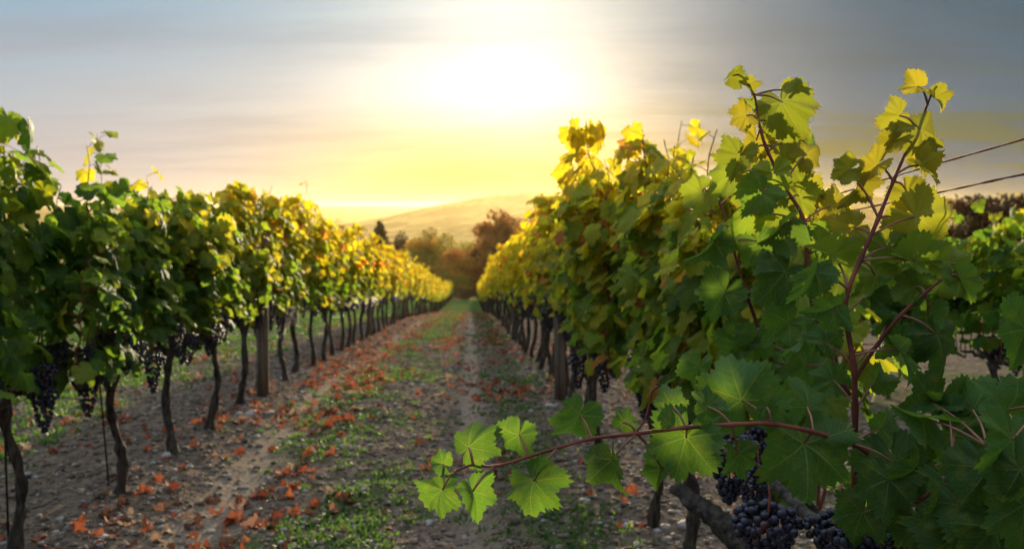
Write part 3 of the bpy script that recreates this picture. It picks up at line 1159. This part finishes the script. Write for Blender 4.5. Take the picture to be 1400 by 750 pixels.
# the upright cane and its crown
upright = [(1172, 800, 1.62), (1168, 700, 1.56), (1169, 640, 1.53), (1169, 560, 1.50), (1167, 500, 1.48), (1156, 430, 1.48), (1160, 395, 1.48), (1176, 356, 1.49), (1201, 298, 1.50), (1221, 248, 1.52), (1241, 202, 1.54), (1253, 175, 1.55), (1266, 148, 1.56), (1277, 118, 1.57)]
up_leaves = [
    (1270, 140, 1254, 118, 285, 48, 15, -25, 0, .75),
    (1272, 130, 1277, 134, 140, 38, -20, 10, 0, .70),
    (1253, 172, 1229, 158, 240, 50, -20, 10, 0, .72),
    (1243, 198, 1221, 192, 225, 58, 15, 10, .01, .75),
    (1241, 202, 1262, 206, 110, 60, -18, 0, .03, .7),
    (1221, 248, 1240, 262, 150, 58, 22, 10, .04, .7),
    (1201, 298, 1222, 300, 120, 56, -12, 0, .05, .6),
    (1190, 320, 1168, 312, 240, 62, 15, 0, .05, .6),
    (1176, 356, 1196, 376, 150, 66, -12, 10, .05, .4),
    (1160, 395, 1140, 350, 300, 66, 18, 0, .06, .5),
    (1251, 180, 1257, 178, 155, 78, -15, 20, -.01, .66),
    (1226, 240, 1256, 226, 130, 62, -25, 10, .01, .72),
    (1221, 248, 1198, 226, 230, 60, 20, 0, 0, .72),
    (1201, 298, 1160, 232, 250, 46, 10, -10, .02, .70),
    (1201, 298, 1172, 250, 200, 62, -20, 0, .02, .66),
    (1190, 320, 1252, 296, 125, 92, 12, 10, .02, .66),
    (1176, 356, 1248, 356, 120, 82, -15, 10, .01, .40),
    (1176, 356, 1214, 338, 170, 58, 25, 0, .03, .45),
    (1160, 395, 1113, 372, 215, 84, -15, 10, -.03, .10),
    (1156, 430, 1190, 400, 60, 60, 20, -15, .03, .25),
    (1160, 440, 1140, 420, 250, 66, -25, 10, -.02, .02),
    (1167, 500, 1203, 468, 35, 66, 15, -30, .03, .05),
    (1167, 500, 1130, 470, 320, 66, 15, -30, .03, .15),
    (1169, 560, 1140, 520, 300, 60, 25, -10, .04, .05),
    (1167, 490, 1228, 478, 155, 76, -42, 10, -.02, .0),
    (1169, 560, 1196, 520, 40, 58, 15, -10, .05, .05),
]
shoot(hero, HERO_BASE, upright, .0056, .0014, up_leaves, 'upright_cane', .05)
# side shoot to the right with the broad veined leaf
side = [(1167, 520, 1.49), (1200, 470, 1.47), (1232, 430, 1.45), (1265, 400, 1.45), (1296, 376, 1.46), (1322, 366, 1.47)]
shoot(hero, HERO_BASE, side, .0034, .0013, [
    (1232, 430, 1280, 456, 165, 84, -10, 12, -.01, .04),
    (1265, 400, 1268, 430, 195, 66, 20, 10, .02, .15),
    (1296, 376, 1312, 382, 150, 64, 15, 15, 0, .30),
    (1310, 370, 1300, 360, 330, 56, 10, -20, .02, .40),
    (1265, 400, 1250, 392, 300, 54, -20, -15, .03, .35),
    (1200, 470, 1212, 440, 20, 56, 30, -10, .03, .15),
], 'side_shoot', .2)
# left-hand canes of the crown, with the tall drooping tip
s3 = [(1160, 540, 1.72), (1120, 450, 1.72), (1105, 380, 1.72), (1099, 302, 1.73), (1071, 252, 1.74), (1046, 198, 1.75), (1037, 165, 1.76), (1031, 130, 1.77), (1016, 108, 1.77)]
shoot(hero, HERO_BASE, s3, .0050, .0013, [
    (1016, 108, 1001, 104, 55, 40, 20, 0, 0, .60),
    (1025, 118, 1020, 118, 130, 34, -20, 0, 0, .60),
    (1031, 130, 1070, 140, 150, 82, 20, 25, -.02, .55),
    (1031, 130, 1083, 124, 60, 46, -20, -10, 0, .62),
    (1037, 165, 1020, 158, 240, 46, 10, 0, 0, .64),
    (1040, 178, 1034, 192, 190, 56, -25, 0, .02, .60),
    (1046, 198, 1012, 212, 205, 66, 20, 0, .01, .50),
    (1050, 205, 1070, 196, 120, 52, -10, 0, .03, .62),
    (1071, 252, 1101, 211, 60, 58, -10, -10, .01, .74),
    (1060, 228, 1058, 236, 170, 66, 20, 10, -.02, .38),
    (1071, 252, 1042, 262, 220, 70, 10, 10, -.03, .22),
    (1080, 268, 1092, 268, 140, 58, 10, 0, .03, .55),
    (1099, 302, 1135, 282, 80, 62, 10, -20, .02, .6),
    (1099, 302, 1066, 312, 230, 76, -20, 10, -.02, .12),
    (1105, 345, 1120, 330, 100, 72, 20, 0, .0, .5),
    (1105, 380, 1073, 372, 220, 82, 10, 15, -.03, .0),
    (1105, 400, 1150, 372, 100, 78, 10, -10, .02, .35),
    (1115, 430, 1096, 455, 195, 62, -42, 0, -.08, .0),
    (1120, 450, 1078, 440, 230, 78, 20, 10, .0, .0),
    (1140, 500, 1100, 500, 200, 84, -15, 10, .04, .0),
    (1060, 228, 1000, 240, 240, 62, 25, 0, .08, .5),
    (1099, 302, 1020, 290, 200, 68, -25, 0, .08, .4),
    (1105, 345, 1150, 318, 80, 66, 25, 0, .08, .6),
    (1037, 165, 1052, 172, 130, 44, -12, 0, .03, .6),
    (1046, 198, 1062, 210, 160, 48, 12, 0, .05, .6),
    (1060, 228, 1085, 232, 100, 50, -14, 0, .05, .6),
    (1085, 275, 1060, 282, 230, 60, 12, 0, .06, .5),
    (1099, 302, 1120, 310, 140, 62, -14, 0, .07, .6),
    (1071, 252, 1105, 262, 100, 56, -30, 0, .08, .5),
    (1046, 198, 1030, 150, 330, 40, 25, 0, .05, .5),
    (1071, 252, 1030, 240, 280, 56, 25, -10, .05, .5),
], 'tall_cane', .35)
s4 = [(1090, 560, 1.85), (1050, 480, 1.85), (1020, 400, 1.86), (1000, 330, 1.88), (985, 280, 1.9), (965, 260, 1.92)]
shoot(hero, HERO_BASE, s4, .0040, .0014, [
    (965, 260, 960, 262, 230, 58, 10, 10, 0, .3),
    (985, 280, 1010, 262, 60, 62, 20, -10, .03, .4),
    (1000, 330, 975, 330, 220, 68, -20, 10, -.02, .1),
    (1000, 330, 1035, 330, 150, 72, 10, 10, 0, .2),
    (1020, 400, 990, 400, 210, 74, 20, 10, 0, .0),
    (1020, 400, 1050, 392, 140, 70, -10, 10, 0, .0),
    (1040, 450, 1033, 462, 190, 72, 15, 12, -.02, .0),
    (1050, 480, 1010, 470, 225, 70, 25, 10, .0, .0),
    (1060, 500, 1078, 500, 160, 70, -20, 10, .0, .0),
    (1080, 540, 956, 500, 195, 56, 35, 8, -.06, .0),
    (1080, 540, 1050, 520, 200, 80, 0, 10, .0, .0),
], 'inner_cane', .1)
# low dark leaves at the right
s5 = [(1175, 640, 1.50), (1230, 690, 1.42), (1290, 660, 1.34), (1350, 610, 1.27), (1420, 560, 1.2), (1480, 520, 1.15)]
shoot(hero, HERO_BASE, s5, .0042, .0016, [
    (1290, 660, 1305, 592, 100, 112, 10, 50, .06, .0),
    (1290, 640, 1296, 552, 60, 86, 20, 30, .10, .03),
    (1350, 610, 1262, 570, 290, 76, -20, 30, .08, .05),
    (1230, 690, 1215, 655, 190, 96, 20, 20, -.02, .0),
    (1290, 660, 1298, 672, 175, 116, -20, 20, -.02, .0),
    (1350, 610, 1352, 640, 165, 118, 15, 20, -.02, .0),
    (1420, 560, 1385, 600, 190, 124, -10, 20, -.03, .0),
    (1420, 560, 1378, 560, 320, 90, 10, 10, .05, .04),
    (1420, 560, 1402, 450, 200, 92, 30, 10, .05, .04),
    (1230, 690, 1255, 710, 165, 92, 10, 20, .02, .0),
    (1350, 610, 1342, 700, 180, 120, 0, 20, .0, .0),
    (1420, 560, 1400, 690, 185, 120, 20, 20, .0, .0),
    (1420, 560, 1400, 520, 200, 84, -30, 10, .08, .0),
    (1350, 610, 1272, 548, 250, 82, 30, 20, .16, .0),
    (1350, 610, 1330, 560, 30, 86, -30, 10, .12, .06),
    (1230, 690, 1180, 700, 200, 78, 34, 10, .05, .0),
    (1290, 660, 1250, 640, 230, 88, -24, 20, .06, .0),
    (1420, 560, 1360, 720, 165, 110, 26, 10, .05, .0),
    (1350, 610, 1300, 730, 190, 104, -20, 10, .05, .0),
    (1420, 560, 1395, 640, 150, 110, 30, 10, -.05, .0),
], 'low_cane', .0)
# trunk and cordon of the foreground vine, mostly below the frame
mb = MB()
tp = [Vector((0, 0, -.05)), Vector((.03, .02, .2)), Vector((.0, .05, .4)), Vector((-.02, .03, .60))]
mb.tube(spline(tp, 5), list(np.interp(np.linspace(0, 1, 16), [0, .8, 1], [.045, .034, .045])), 14, True, .12)
link('trunk', mb.mesh('trunk', M_BARK), hero)
for tgt in ([(1178, 820, 1.72), (1165, 742, 1.62), (1100, 700, 1.85), (1040, 640, 2.15)], [(1178, 820, 1.72), (1240, 735, 1.50), (1330, 750, 1.32), (1430, 770, 1.15)]):
    mb = MB()
    P = spline([at(*q) - HERO_BASE for q in tgt], 7)
    mb.tube(P, list(np.interp(np.linspace(0, 1, len(P)), [0, 1], [.016, .009])), 9, True, .14)
    link('cordon_arm', mb.mesh('cordon_arm', M_OLDBARK), hero)
for i, (px_, py_, dp, s) in enumerate([(1050, 700, 1.62, 1.0), (1150, 712, 1.58, .95), (1182, 722, 1.50, .9), (1225, 735, 1.55, .85), (998, 605, 2.2, 1.1), (1035, 650, 2.15, .9)]):
    b = link('grape_cluster', CL_HERO[i % 3], hero, at(px_, py_ - 22, dp) - HERO_BASE)
    b.scale = (s, s, s)
    b.rotation_euler.z = i * 1.3
    link('cluster_stem', STEM, b)

# the gnarled old trunk lying aslant behind it belongs to the broad vine: a thing of its own here
mb = MB()
P = spline([at(925, 668, 3.0), at(955, 690, 2.85), at(985, 712, 2.7), at(1010, 735, 2.6), at(1040, 770, 2.5)], 5)
mb.tube(P, list(np.interp(np.linspace(0, 1, len(P)), [0, .5, 1], [.020, .030, .042])), 16, True, .30)
link('old_vine_trunk', mb.mesh('old_vine_trunk', M_OLDBARK), None, None, label='gnarled old vine trunk lying aslant among stones at lower right', category='vine trunk')

# ------------------------------------------------------------------ things on the ground
def scatter(n, x0, x1, y0, y1, bias=1.0):
    """points denser towards the camera"""
    u = rng.uniform(0, 1, n)
    y = y0 * (y1 / y0) ** (u ** bias)
    x = rng.uniform(x0, x1, n)
    return x, y


def in_view(x, y, m=40):
    z = H(x, y)
    c = np.array(CMI)
    q = c[:3, :3] @ np.stack([x, y, z]) + c[:3, 3:4]
    px = 700 + q[0] / -q[2] * F_PX
    py = 375 - q[1] / -q[2] * F_PX
    return (q[2] < 0) & (px > -m) & (px < 1400 + m) & (py < 750 + m)


def pebbles(n, x0, x1, y0, y1, smin, smax, name, label, iv=ICO1):
    x, y = scatter(n, x0, x1, y0, y1)
    k = (np.abs(x) > .10) & (np.abs(x + 1.27) > .12) | (rng.uniform(0, 1, n) < .25)
    x, y = x[k], y[k]
    k = in_view(x, y)
    x, y = x[k], y[k]
    n = len(x)
    v0, f0 = iv
    s = smin * (smax / smin) ** (rng.uniform(0, 1, n) ** 2.6)
    nz = rng.uniform(.75, 1.25, (n, len(v0), 1))
    sc = rng.uniform(.6, 1.2, (n, 1, 3))
    sc[..., 2] *= .65
    a = rng.uniform(0, 6.28, n)
    v = v0[None] * nz * sc * s[:, None, None]
    ca, sa = np.cos(a)[:, None], np.sin(a)[:, None]
    vx = v[..., 0] * ca - v[..., 1] * sa
    vy = v[..., 0] * sa + v[..., 1] * ca
    z = H(x, y)
    V = np.stack([vx + x[:, None], vy + y[:, None], v[..., 2] + z[:, None] + s[:, None] * .18], -1).reshape(-1, 3)
    c = np.ones((n, len(v0), 4))
    c[..., 0] = rng.uniform(0, 1, n)[:, None]
    c[..., 1] = rng.uniform(0, 1, n)[:, None]
    fl = (f0[None] + (np.arange(n) * len(v0))[:, None, None]).ravel()
    m = n * len(f0)
    me = mesh_np(name, V, fl, np.arange(m) * 3, np.full(m, 3), M_STONE, c.reshape(-1, 4), smooth=False)
    link(name, me, kind='stuff', label=label)


pebbles(110000, -5.5, 2.8, 3.6, 26, .004, .026, 'gravel', 'small clods and pebbles strewn over the vineyard soil')

# a few single stones that stand out
STONES = [(346, 568, .075, 'large pale stone in front of the thick wooden post'), (368, 566, .05, 'pale flat stone right of the large pale stone'),
          (228, 624, .045, 'pale stone at the foot of the third left trunk'), (388, 517, .05, 'pale stone beyond the thick wooden post'),
          (752, 557, .05, 'pale stone at the foot of the grey right post'), (478, 598, .02, 'small white stone in the grassy middle strip'),
          (800, 685, .03, 'bluish stone right of the hanging leaves'), (935, 720, .05, 'long flat stone at lower right below the leaves'), (480, 668, .018, 'small white stone at the lower middle of the aisle'),
          (135, 745, .04, 'pale stone near the bottom left corner')]
for i, (px_, py_, s, lb) in enumerate(STONES):
    p = ground_at(px_, py_)
    v0, f0 = ICO2
    g = np.random.default_rng(60 + i)
    v = v0 * (1 + .22 * (vnoise(v0[:, :1] * 1.7 + i * 7, v0[:, 1:2] * 1.7 + v0[:, 2:] * 2.3, i) - .5) * 2) * np.array([1, .62, .42]) * s
    c = np.ones((len(v0), 4))
    c[:, 0] = .9
    c[:, 1] = 1.0
    me = mesh_np('stone', v, f0.ravel(), np.arange(len(f0)) * 3, np.full(len(f0), 3), M_STONE, c)
    o = link('stone', me, None, (p.x, p.y, Hs(p.x, p.y) + s * .15), label=lb, category='stone', group='pale stones on the soil')
    o.rotation_euler.z = g.uniform(0, 3)


def grass(n, name, label):
    xs, ys = scatter(n, -9, 4.5, 3.5, 45)
    wgt = np.exp(-((xs + .72) / .38) ** 2) * 1.0 + np.exp(-((xs - .38) / .24) ** 2) * .75 + np.clip((-xs - 2.4) * .9, 0, .9) + np.clip((xs - 1.5) * .5, 0, .5)
    wgt = wgt * (.06 + 1.5 * np.clip(vnoise(xs * 1.7 + 5, ys * 1.3, 21) - .40, 0, 1) * 1.7)
    k = (rng.uniform(0, 1, n) < wgt) & in_view(xs, ys)
    xs, ys = xs[k], ys[k]
    n = len(xs)
    zs = H(xs, ys)
    B = 9
    a = rng.uniform(0, 6.28, (n, B))
    h = rng.uniform(.010, .034, (n, B)) * (1 + .6 * (xs < -2.4))[:, None]
    w = rng.uniform(.002, .006, (n, B)) * (1 + ys / 9)[:, None]
    ln = rng.uniform(.2, 1.1, (n, B)) * h
    ox, oy = rng.normal(0, .022, (n, B)), rng.normal(0, .022, (n, B))
    bx, by, bz = xs[:, None] + ox, ys[:, None] + oy, np.repeat(zs[:, None], B, 1) - .004
    ca, sa = np.cos(a), np.sin(a)
    V = np.stack([
        np.stack([bx - sa * w, by + ca * w, bz], -1), np.stack([bx + sa * w, by - ca * w, bz], -1),
        np.stack([bx + ca * ln * .4 + sa * w * .8, by + sa * ln * .4 - ca * w * .8, bz + h * .65], -1), np.stack([bx + ca * ln * .4 - sa * w * .8, by + sa * ln * .4 + ca * w * .8, bz + h * .65], -1),
        np.stack([bx + ca * ln, by + sa * ln, bz + h], -1)], 2)
    K = n * B
    V = V.reshape(K * 5, 3)
    o5 = (np.arange(K) * 5)[:, None]
    fl = (o5 + np.array([[0, 1, 2, 3, 3, 2, 4]])).ravel()
    tot = np.tile([4, 3], K)
    st = np.concatenate([[0], np.cumsum(tot)[:-1]])
    c = np.ones((K, 5, 4))
    c[..., 0] = rng.uniform(0, 1, K)[:, None]
    c[..., 1] = rng.uniform(0, 1, K)[:, None]
    me = mesh_np(name, V, fl, st, tot, M_GRASS, c.reshape(-1, 4))
    link(name, me, kind='stuff', label=label)


grass(90000, 'grass', 'short green grass and weeds growing in strips along the aisle')

# fallen leaves: crumpled copies
DRY = []
for k in range(8):
    g = np.random.default_rng(700 + k)
    uv, flat, tot = leaf_template(30, (.35, .7, 1.0), 10, k, .12)
    r2 = uv[:, 0] ** 2 + uv[:, 1] ** 2
    th = np.arctan2(uv[:, 0], uv[:, 1])
    z = g.uniform(.3, .9) * r2 * (.6 + np.sin(th * 2 + g.uniform(0, 6))) + .25 * r2 * np.sin(th * 5 + g.uniform(0, 6)) + .12 * (vnoise(uv[:, 0] * 4 + 9, uv[:, 1] * 4, k) - .5)
    sq = 1 - .25 * g.uniform()
    v = np.stack([uv[:, 0] * sq, uv[:, 1], z - z.min() * .6], -1)
    c = np.ones((len(uv), 4))
    c[:, 0] = g.uniform()
    st = np.concatenate([[0], np.cumsum(tot)[:-1]])
    DRY.append((v, flat, tot, st, mesh_np('fallen_leaf', v, flat, st, tot, M_DRY, c, uv)))


def leaf_positions(n):
    x = np.concatenate([rng.normal(-1.48, .20, int(n * .18)), rng.normal(-1.02, .14, int(n * .12)), rng.uniform(-3.6, -1.7, int(n * .14)), rng.normal(-.30, .16, int(n * .13)), rng.normal(.42, .18, int(n * .18)), rng.uniform(-1.6, 4.6, int(n * .22))])
    u = rng.uniform(0, 1, len(x))
    y = 3.9 * (60 / 3.9) ** (u ** .95)
    # leaves lie in drifts
    w = np.clip((vnoise(x * 2.2 + 3, y * 1.1 + 8, 31) - .36) * 3.2, .04, 1)
    k = (rng.uniform(0, 1, len(x)) < w) & ((y > 6) | (rng.uniform(0, 1, len(x)) < .6))
    return x[k], y[k]


lx, ly = leaf_positions(7000)
k = in_view(lx, ly, 20)
lx, ly = lx[k], ly[k]
order = np.argsort(ly)
lx, ly = lx[order], ly[order]
lz = H(lx, ly)
NI = 300
for i in range(min(NI, len(lx))):
    o = link('fallen_leaf', DRY[i % 8][4], None, (lx[i], ly[i], lz[i] + .006))
    s = rng.uniform(.022, .054)
    o.scale = (s, s, s)
    o.rotation_euler = (rng.uniform(-.7, .7), rng.uniform(-.7, .7), rng.uniform(0, 6.28))
    xx = lx[i]
    o['label'] = ('rust red fallen vine leaf beneath the left row' if xx < -1.65 else 'rust red fallen vine leaf beside the left wheel track' if xx < -1.1 else
                  'rust red fallen vine leaf on the grassy strip between the tracks' if xx < -.12 else 'rust red fallen vine leaf at the right wheel track' if xx < .55 else
                  'rust red fallen vine leaf beneath the right row')
    o['category'] = 'fallen leaf'
    o['group'] = 'rust red fallen leaves on the ground'
V, C, FL, TT, off = [], [], [], [], 0
for i in range(NI, len(lx)):
    v, flat, tot, st, _ = DRY[i % 8]
    a = rng.uniform(0, 6.28)
    s = rng.uniform(.026, .052)
    Rm = np.array(Matrix.Rotation(a, 3, 'Z') @ Matrix.Rotation(rng.uniform(-.4, .4), 3, 'X'))
    V.append((v * s) @ Rm.T + [lx[i], ly[i], lz[i] + .008])
    c = np.ones((len(v), 4))
    c[:, 0] = rng.uniform()
    C.append(c)
    FL.append(flat + off)
    TT.append(tot)
    off += len(v)
if V:
    TT = np.concatenate(TT)
    me = mesh_np('leaf_litter', np.concatenate(V), np.concatenate(FL), np.concatenate([[0], np.cumsum(TT)[:-1]]), TT, M_DRY, np.concatenate(C))
    link('leaf_litter', me, kind='stuff', label='rust red fallen leaves drifted farther down the aisle')
print('fallen leaves', len(lx))


# ------------------------------------------------------------------ trees beyond the rows
def crown_material(name, c1, c2, c3):
    m, t, out = material(name)
    a = t.new('ShaderNodeAttribute', attribute_name='tint')
    r_, g_, b_ = t.sep(a.outputs['Color'])
    c = t.mix(r_, c1, c2)
    c = t.mix(t.mr(g_, .6, .9), c, c3)
    p = principled(t, c, .6, .2)
    tr = t.new('ShaderNodeBsdfTranslucent')
    t.l.new(c, tr.inputs[0])
    mx = t.new('ShaderNodeMixShader')
    mx.inputs[0].default_value = .55
    t.l.new(p.outputs[0], mx.inputs[1])
    t.l.new(tr.outputs[0], mx.inputs[2])
    t.l.new(mx.outputs[0], out.inputs[0])
    return m


MC_RED = crown_material('crown_russet', (.15, .05, .012), (.42, .14, .02), (.42, .20, .025))
MC_OLIVE = crown_material('crown_olive', (.13, .12, .015), (.34, .26, .025), (.55, .24, .025))
MC_DARK = crown_material('crown_dark', (.022, .022, .010), (.07, .04, .014), (.12, .05, .02))


def tree(px, top_py, dist, width_m, mat, label, shape='round', seed=0, base_px=None):
    p = at(px, 375, dist)
    z = Hs(p.x, p.y)
    topz = at(px, top_py, dist).z
    h = topz - z
    g = np.random.default_rng(seed)
    o = thing('pine_tree' if shape == 'cone' else 'tree', (p.x, p.y, z), label, 'tree', 'trees beyond the vineyard')
    mb = MB()
    mb.tube([(0, 0, -.4), (.1, 0, h * .3), (-.1, .1, h * .6), (0, 0, h * .9)], [.30, .24, .15, .04], 7)
    pr = random.Random(seed)
    clumps = []
    nC = 42 if shape == 'round' else 34
    for i in range(nC):
        if shape == 'cone':
            q = (i + .5) / nC
            rr = width_m / 2 * (1 - q) ** .8 + .15
            a = i * 2.4
            clumps.append((math.cos(a) * rr * .55, math.sin(a) * rr * .55, h * (.10 + .88 * q), rr * .62, rr * .5))
        else:
            u = g.normal(size=3)
            u /= np.linalg.norm(u)
            rad = g.uniform(.45, 1.0)
            c = u * rad * np.array([width_m / 2, width_m / 2, h * .42]) + [0, 0, h * .54]
            clumps.append((c[0], c[1], max(c[2], h * .12), width_m * g.uniform(.08, .17), h * g.uniform(.06, .12)))
    for c in clumps[::3]:
        mb.tube([(0, 0, h * .3), (c[0] * .5, c[1] * .5, (c[2] + h * .3) * .5), (c[0], c[1], c[2])], [.12, .07, .02], 4, False)
    link('trunk', mb.mesh('trunk', M_TRUNK), o)
    V, C = [], []
    per = 210
    for (cx, cy, cz, cr, ch) in clumps:
        u = g.normal(size=(per, 3))
        u /= np.linalg.norm(u, axis=1, keepdims=True)
        q = u * (g.uniform(0, 1, (per, 1)) ** .4) * [cr, cr, ch] * 1.25 + [cx, cy, cz]
        s = g.uniform(.10, .26, (per, 1)) * h / 11
        e1 = g.normal(size=(per, 3))
        e1 /= np.linalg.norm(e1, axis=1, keepdims=True)
        e2 = np.cross(e1, g.normal(size=(per, 3)))
        e2 /= np.linalg.norm(e2, axis=1, keepdims=True)
        V.append(np.stack([q - e1 * s, q + e2 * s * .7, q + e1 * s, q - e2 * s * .7], 1))
        c = np.ones((per, 4, 4))
        cl = g.uniform(0, .5)
        c[..., 0] = (cl + g.uniform(0, .5, per))[:, None]
        c[..., 1] = g.uniform(0, 1)
        C.append(c)
    V = np.concatenate(V).reshape(-1, 3)
    C = np.concatenate(C).reshape(-1, 4)
    n = len(V) // 4
    me = mesh_np('crown', V, np.arange(n * 4), np.arange(n) * 4, np.full(n, 4), mat, C, smooth=False)
    link('crown', me, o)
    return o


tree(520, 300, 150, 6, MC_DARK, 'dark pointed reddish tree peeking over the left row', 'cone', 1)
tree(547, 322, 152, 8, MC_DARK, 'small dark tree just right of the pointed tree', 'round', 2)
tree(592, 312, 140, 12, MC_OLIVE, 'olive and orange bushy tree behind the end of the left row', 'round', 3)
tree(638, 338, 128, 9.5, MC_RED, 'low russet tree in the gap between the two rows', 'round', 4)
tree(612, 368, 122, 6, MC_OLIVE, 'low olive bush at the left of the gap between rows', 'round', 12)
tree(692, 288, 135, 11, MC_RED, 'tall russet brown tree behind the end of the right row', 'round', 5)
tree(664, 338, 132, 7, MC_DARK, 'dark tree between the low russet tree and the tall one', 'round', 6)
tree(560, 340, 130, 8, MC_OLIVE, 'yellowish bushy tree low behind the left row end', 'round', 31)
tree(740, 300, 150, 12, MC_RED, 'broad russet tree hidden behind the golden right row', 'round', 7)
tree(817, 236, 88, 3.0, MC_RED, 'narrow red tree tip rising above the right row', 'cone', 8)
tree(1372, 246, 34, 4.6, MC_DARK, 'dark rounded tree beyond the next row at right edge', 'round', 9)
tree(1455, 262, 38, 4.5, MC_DARK, 'dark tree cropped by the right picture edge', 'round', 10)

# hedge line of low shrubs closing the end of the aisle
for i, (px_, tpy, dd, w) in enumerate([(632, 392, 118, 4), (654, 390, 119, 4), (676, 386, 119, 5)]):
    tree(px_, tpy, dd, w, MC_DARK, ['low dark shrub left in the gap at the end of the aisle', 'low dark shrub centred at the end of the aisle', 'low dark shrub right in the gap at the end of the aisle'][i], 'round', 20 + i)

# ------------------------------------------------------------------ haze
m, t, out = material('haze_air')
pv = t.new('ShaderNodeVolumePrincipled')
pv.inputs['Color'].default_value = (1.0, .78, .38, 1)
pv.inputs['Density'].default_value = .00005
pv.inputs['Anisotropy'].default_value = .72
t.l.new(pv.outputs[0], out.inputs['Volume'])
b = bmesh.new()
bmesh.ops.create_cube(b, size=1)
me = bpy.data.meshes.new('haze')
b.to_mesh(me)
b.free()
me.materials.append(m)
zmin = float(Z.min()) - 1
zmax = max(float(Z.max()), 6) + 3
hz = link('haze', me, kind='stuff', label='golden evening haze over the valley')
xm, y0_, y1_ = 9900, -60, 10600
hz.scale = (2 * xm, y1_ - y0_, zmax - zmin)
hz.location = (0, (y0_ + y1_) / 2, (zmin + zmax) / 2)
print('terrain', nx, ny, 'z', Z.min(), Z.max(), 'x', gx[0], gx[-1], 'y', gy[0], gy[-1])
